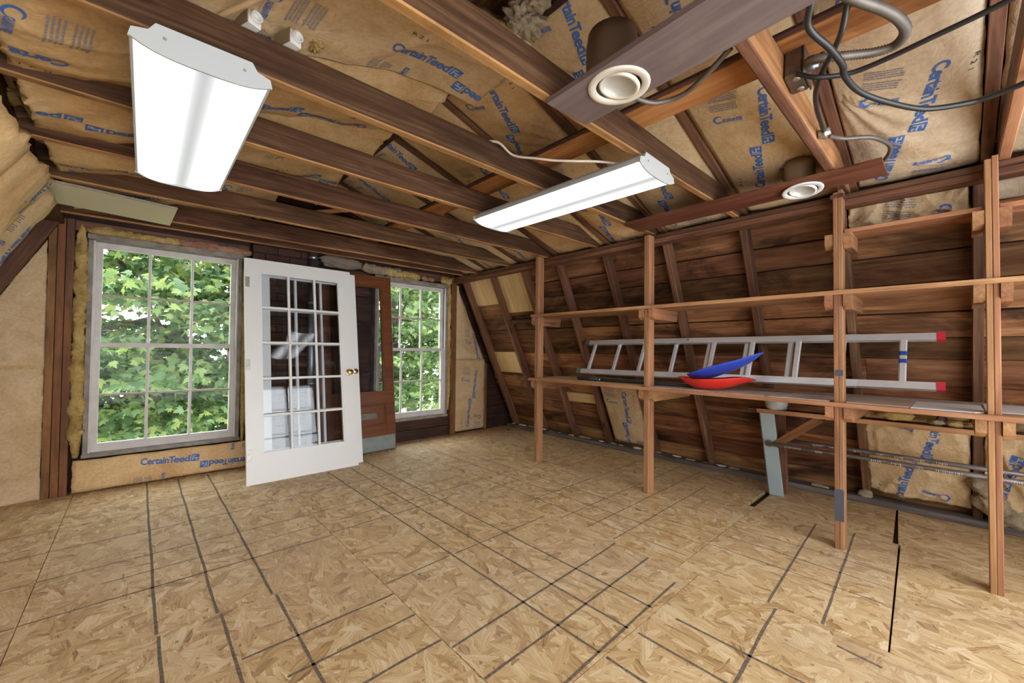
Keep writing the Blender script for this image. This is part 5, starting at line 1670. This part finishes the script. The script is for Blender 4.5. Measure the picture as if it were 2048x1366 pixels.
MAPLE = [(0.0, -0.08), (0.10, -0.02), (0.30, -0.12), (0.27, 0.03), (0.52, 0.16), (0.34, 0.22), (0.40, 0.44), (0.20, 0.36), (0.16, 0.50), (0.0, 0.86),
         (-0.16, 0.50), (-0.20, 0.36), (-0.40, 0.44), (-0.34, 0.22), (-0.52, 0.16), (-0.27, 0.03), (-0.30, -0.12), (-0.10, -0.02)]
def leaves_mesh(name, pts, size, seed, tilt=0.5):
    """one mesh of maple leaves lying near level at pts"""
    r = np.random.default_rng(seed)
    n = len(pts)
    tpl = np.array(MAPLE + [(0.0, 0.16)])
    k = len(MAPLE)
    tris = np.array([(i, (i + 1) % k, k) for i in range(k)])
    yaw = r.uniform(0, 2 * np.pi, n)
    s = size * r.uniform(0.65, 1.2, n)
    v = np.zeros((n, k + 1, 3))
    x = tpl[None, :, 0] * s[:, None]
    y = tpl[None, :, 1] * s[:, None]
    z = -0.30 * np.abs(tpl[None, :, 0]) * s[:, None] - 0.28 * tpl[None, :, 1] ** 2 * s[:, None]
    tx, ty = r.normal(0, tilt, n), r.normal(0.35, tilt, n)
    y2 = y * np.cos(ty)[:, None] + z * np.sin(ty)[:, None]
    z2 = -y * np.sin(ty)[:, None] + z * np.cos(ty)[:, None]
    x2 = x * np.cos(tx)[:, None] + z2 * np.sin(tx)[:, None]
    z3 = -x * np.sin(tx)[:, None] + z2 * np.cos(tx)[:, None]
    v[:, :, 0] = x2 * np.cos(yaw)[:, None] - y2 * np.sin(yaw)[:, None] + pts[:, None, 0]
    v[:, :, 1] = x2 * np.sin(yaw)[:, None] + y2 * np.cos(yaw)[:, None] + pts[:, None, 1]
    v[:, :, 2] = z3 + pts[:, None, 2]
    f = (tris[None] + (np.arange(n) * (k + 1))[:, None, None]).reshape(-1, 3)
    me = bpy.data.meshes.new(name)
    me.vertices.add(n * (k + 1))
    me.vertices.foreach_set('co', v.reshape(-1))
    me.loops.add(len(f) * 3)
    me.loops.foreach_set('vertex_index', f.reshape(-1).astype(np.int32))
    me.polygons.add(len(f))
    me.polygons.foreach_set('loop_start', np.arange(0, len(f) * 3, 3, dtype=np.int32))
    me.update(calc_edges=True)
    me.validate()
    return me

def sprays(center, ext, n_spray, per, seed, rad=0.55):
    """layered, near level sprays of foliage inside an ellipsoid"""
    r = np.random.default_rng(seed)
    out, hubs = [], []
    while len(hubs) < n_spray:
        q = r.uniform(-1, 1, 3)
        if (q ** 2).sum() > 1:
            continue
        hubs.append(np.array(center) + q * np.array(ext))
    for h in hubs:
        a = r.uniform(0, 2 * np.pi, per)
        d = rad * np.sqrt(r.uniform(0, 1, per))
        p = np.stack([h[0] + d * np.cos(a), h[1] + d * np.sin(a), h[2] - 0.35 * d ** 1.5 + r.normal(0, 0.05, per)], 1)
        out.append(p)
    return np.concatenate(out), hubs

def tree(name, base, trunk_top, r0, center, ext, n_spray, per, size, seed, mat, label, tilt=0.5, rad=0.55, limbs=9, group='trees outside the windows', lean=None):
    root = thing(name, base, label, 'tree', group)
    b, t = Vector(base), Vector(trunk_top)
    mid = b.lerp(t, 0.5) + Vector((0.12, 0.05, 0))
    P = spline([b, mid, t], 8)
    vs, fs = [], []
    n = 12
    rr = random.Random(seed)
    for i, p in enumerate(P):
        k = i / (len(P) - 1)
        r = r0 * (1 - 0.72 * k) * (1 + 0.35 * max(0, 0.12 - k) / 0.12)
        for j in range(n):
            a = 2 * math.pi * j / n
            q = r * (1 + 0.10 * noise.noise(Vector((math.cos(a) * 2, math.sin(a) * 2, p.z * 1.2 + seed))))
            vs.append(p + Vector((q * math.cos(a), q * math.sin(a), 0)))
    for i in range(len(P) - 1):
        for j in range(n):
            j2 = (j + 1) % n
            fs.append((i * n + j, i * n + j2, (i + 1) * n + j2, (i + 1) * n + j))
    link('trunk', pydata('trunk', vs, fs), W_BARK, root, None, True)
    pts, hubs = sprays(center, ext, n_spray, per, seed, rad)
    rr.shuffle(hubs)
    for h in hubs[:limbs]:
        k = rr.uniform(0.45, 0.95)
        s = P[int(k * (len(P) - 1))]
        e = Vector(h)
        m = s.lerp(e, 0.5) + Vector((0, 0, 0.18))
        link('branch', tube_mesh('branch', spline([s, m, e], 5), r0 * 0.13, 7), W_BARK, root, None, True)
    fo = link('foliage', leaves_mesh('foliage', pts, size, seed, tilt), mat, root)
    fo['kind'] = 'stuff'
    return root
tree('maple_tree', (0.15, 9.6, -3.2), (0.6, 9.4, 3.4), 0.26, (0.2, 8.6, 1.7), (2.3, 1.9, 2.1), 190, 78, 0.145, 11, LEAF, 'bright green maple tree close outside the left window')
tree('maple_tree', (4.9, 9.9, -3.2), (4.7, 9.7, 3.6), 0.22, (4.6, 8.9, 1.5), (1.9, 1.7, 2.7), 180, 78, 0.14, 12, LEAF, 'bright green maple tree close outside the right window')
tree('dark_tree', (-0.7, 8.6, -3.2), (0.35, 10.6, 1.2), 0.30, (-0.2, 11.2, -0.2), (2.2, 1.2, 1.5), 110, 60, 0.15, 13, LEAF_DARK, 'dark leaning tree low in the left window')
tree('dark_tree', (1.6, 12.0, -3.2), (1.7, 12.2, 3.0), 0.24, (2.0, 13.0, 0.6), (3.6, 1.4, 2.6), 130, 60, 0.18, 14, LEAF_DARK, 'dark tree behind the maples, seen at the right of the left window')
tree('dark_tree', (7.2, 13.2, -3.2), (7.4, 13.4, 4.0), 0.24, (7.0, 13.0, 1.4), (2.6, 1.6, 3.0), 120, 60, 0.18, 15, LEAF, 'paler tree behind the right maple in the right window')
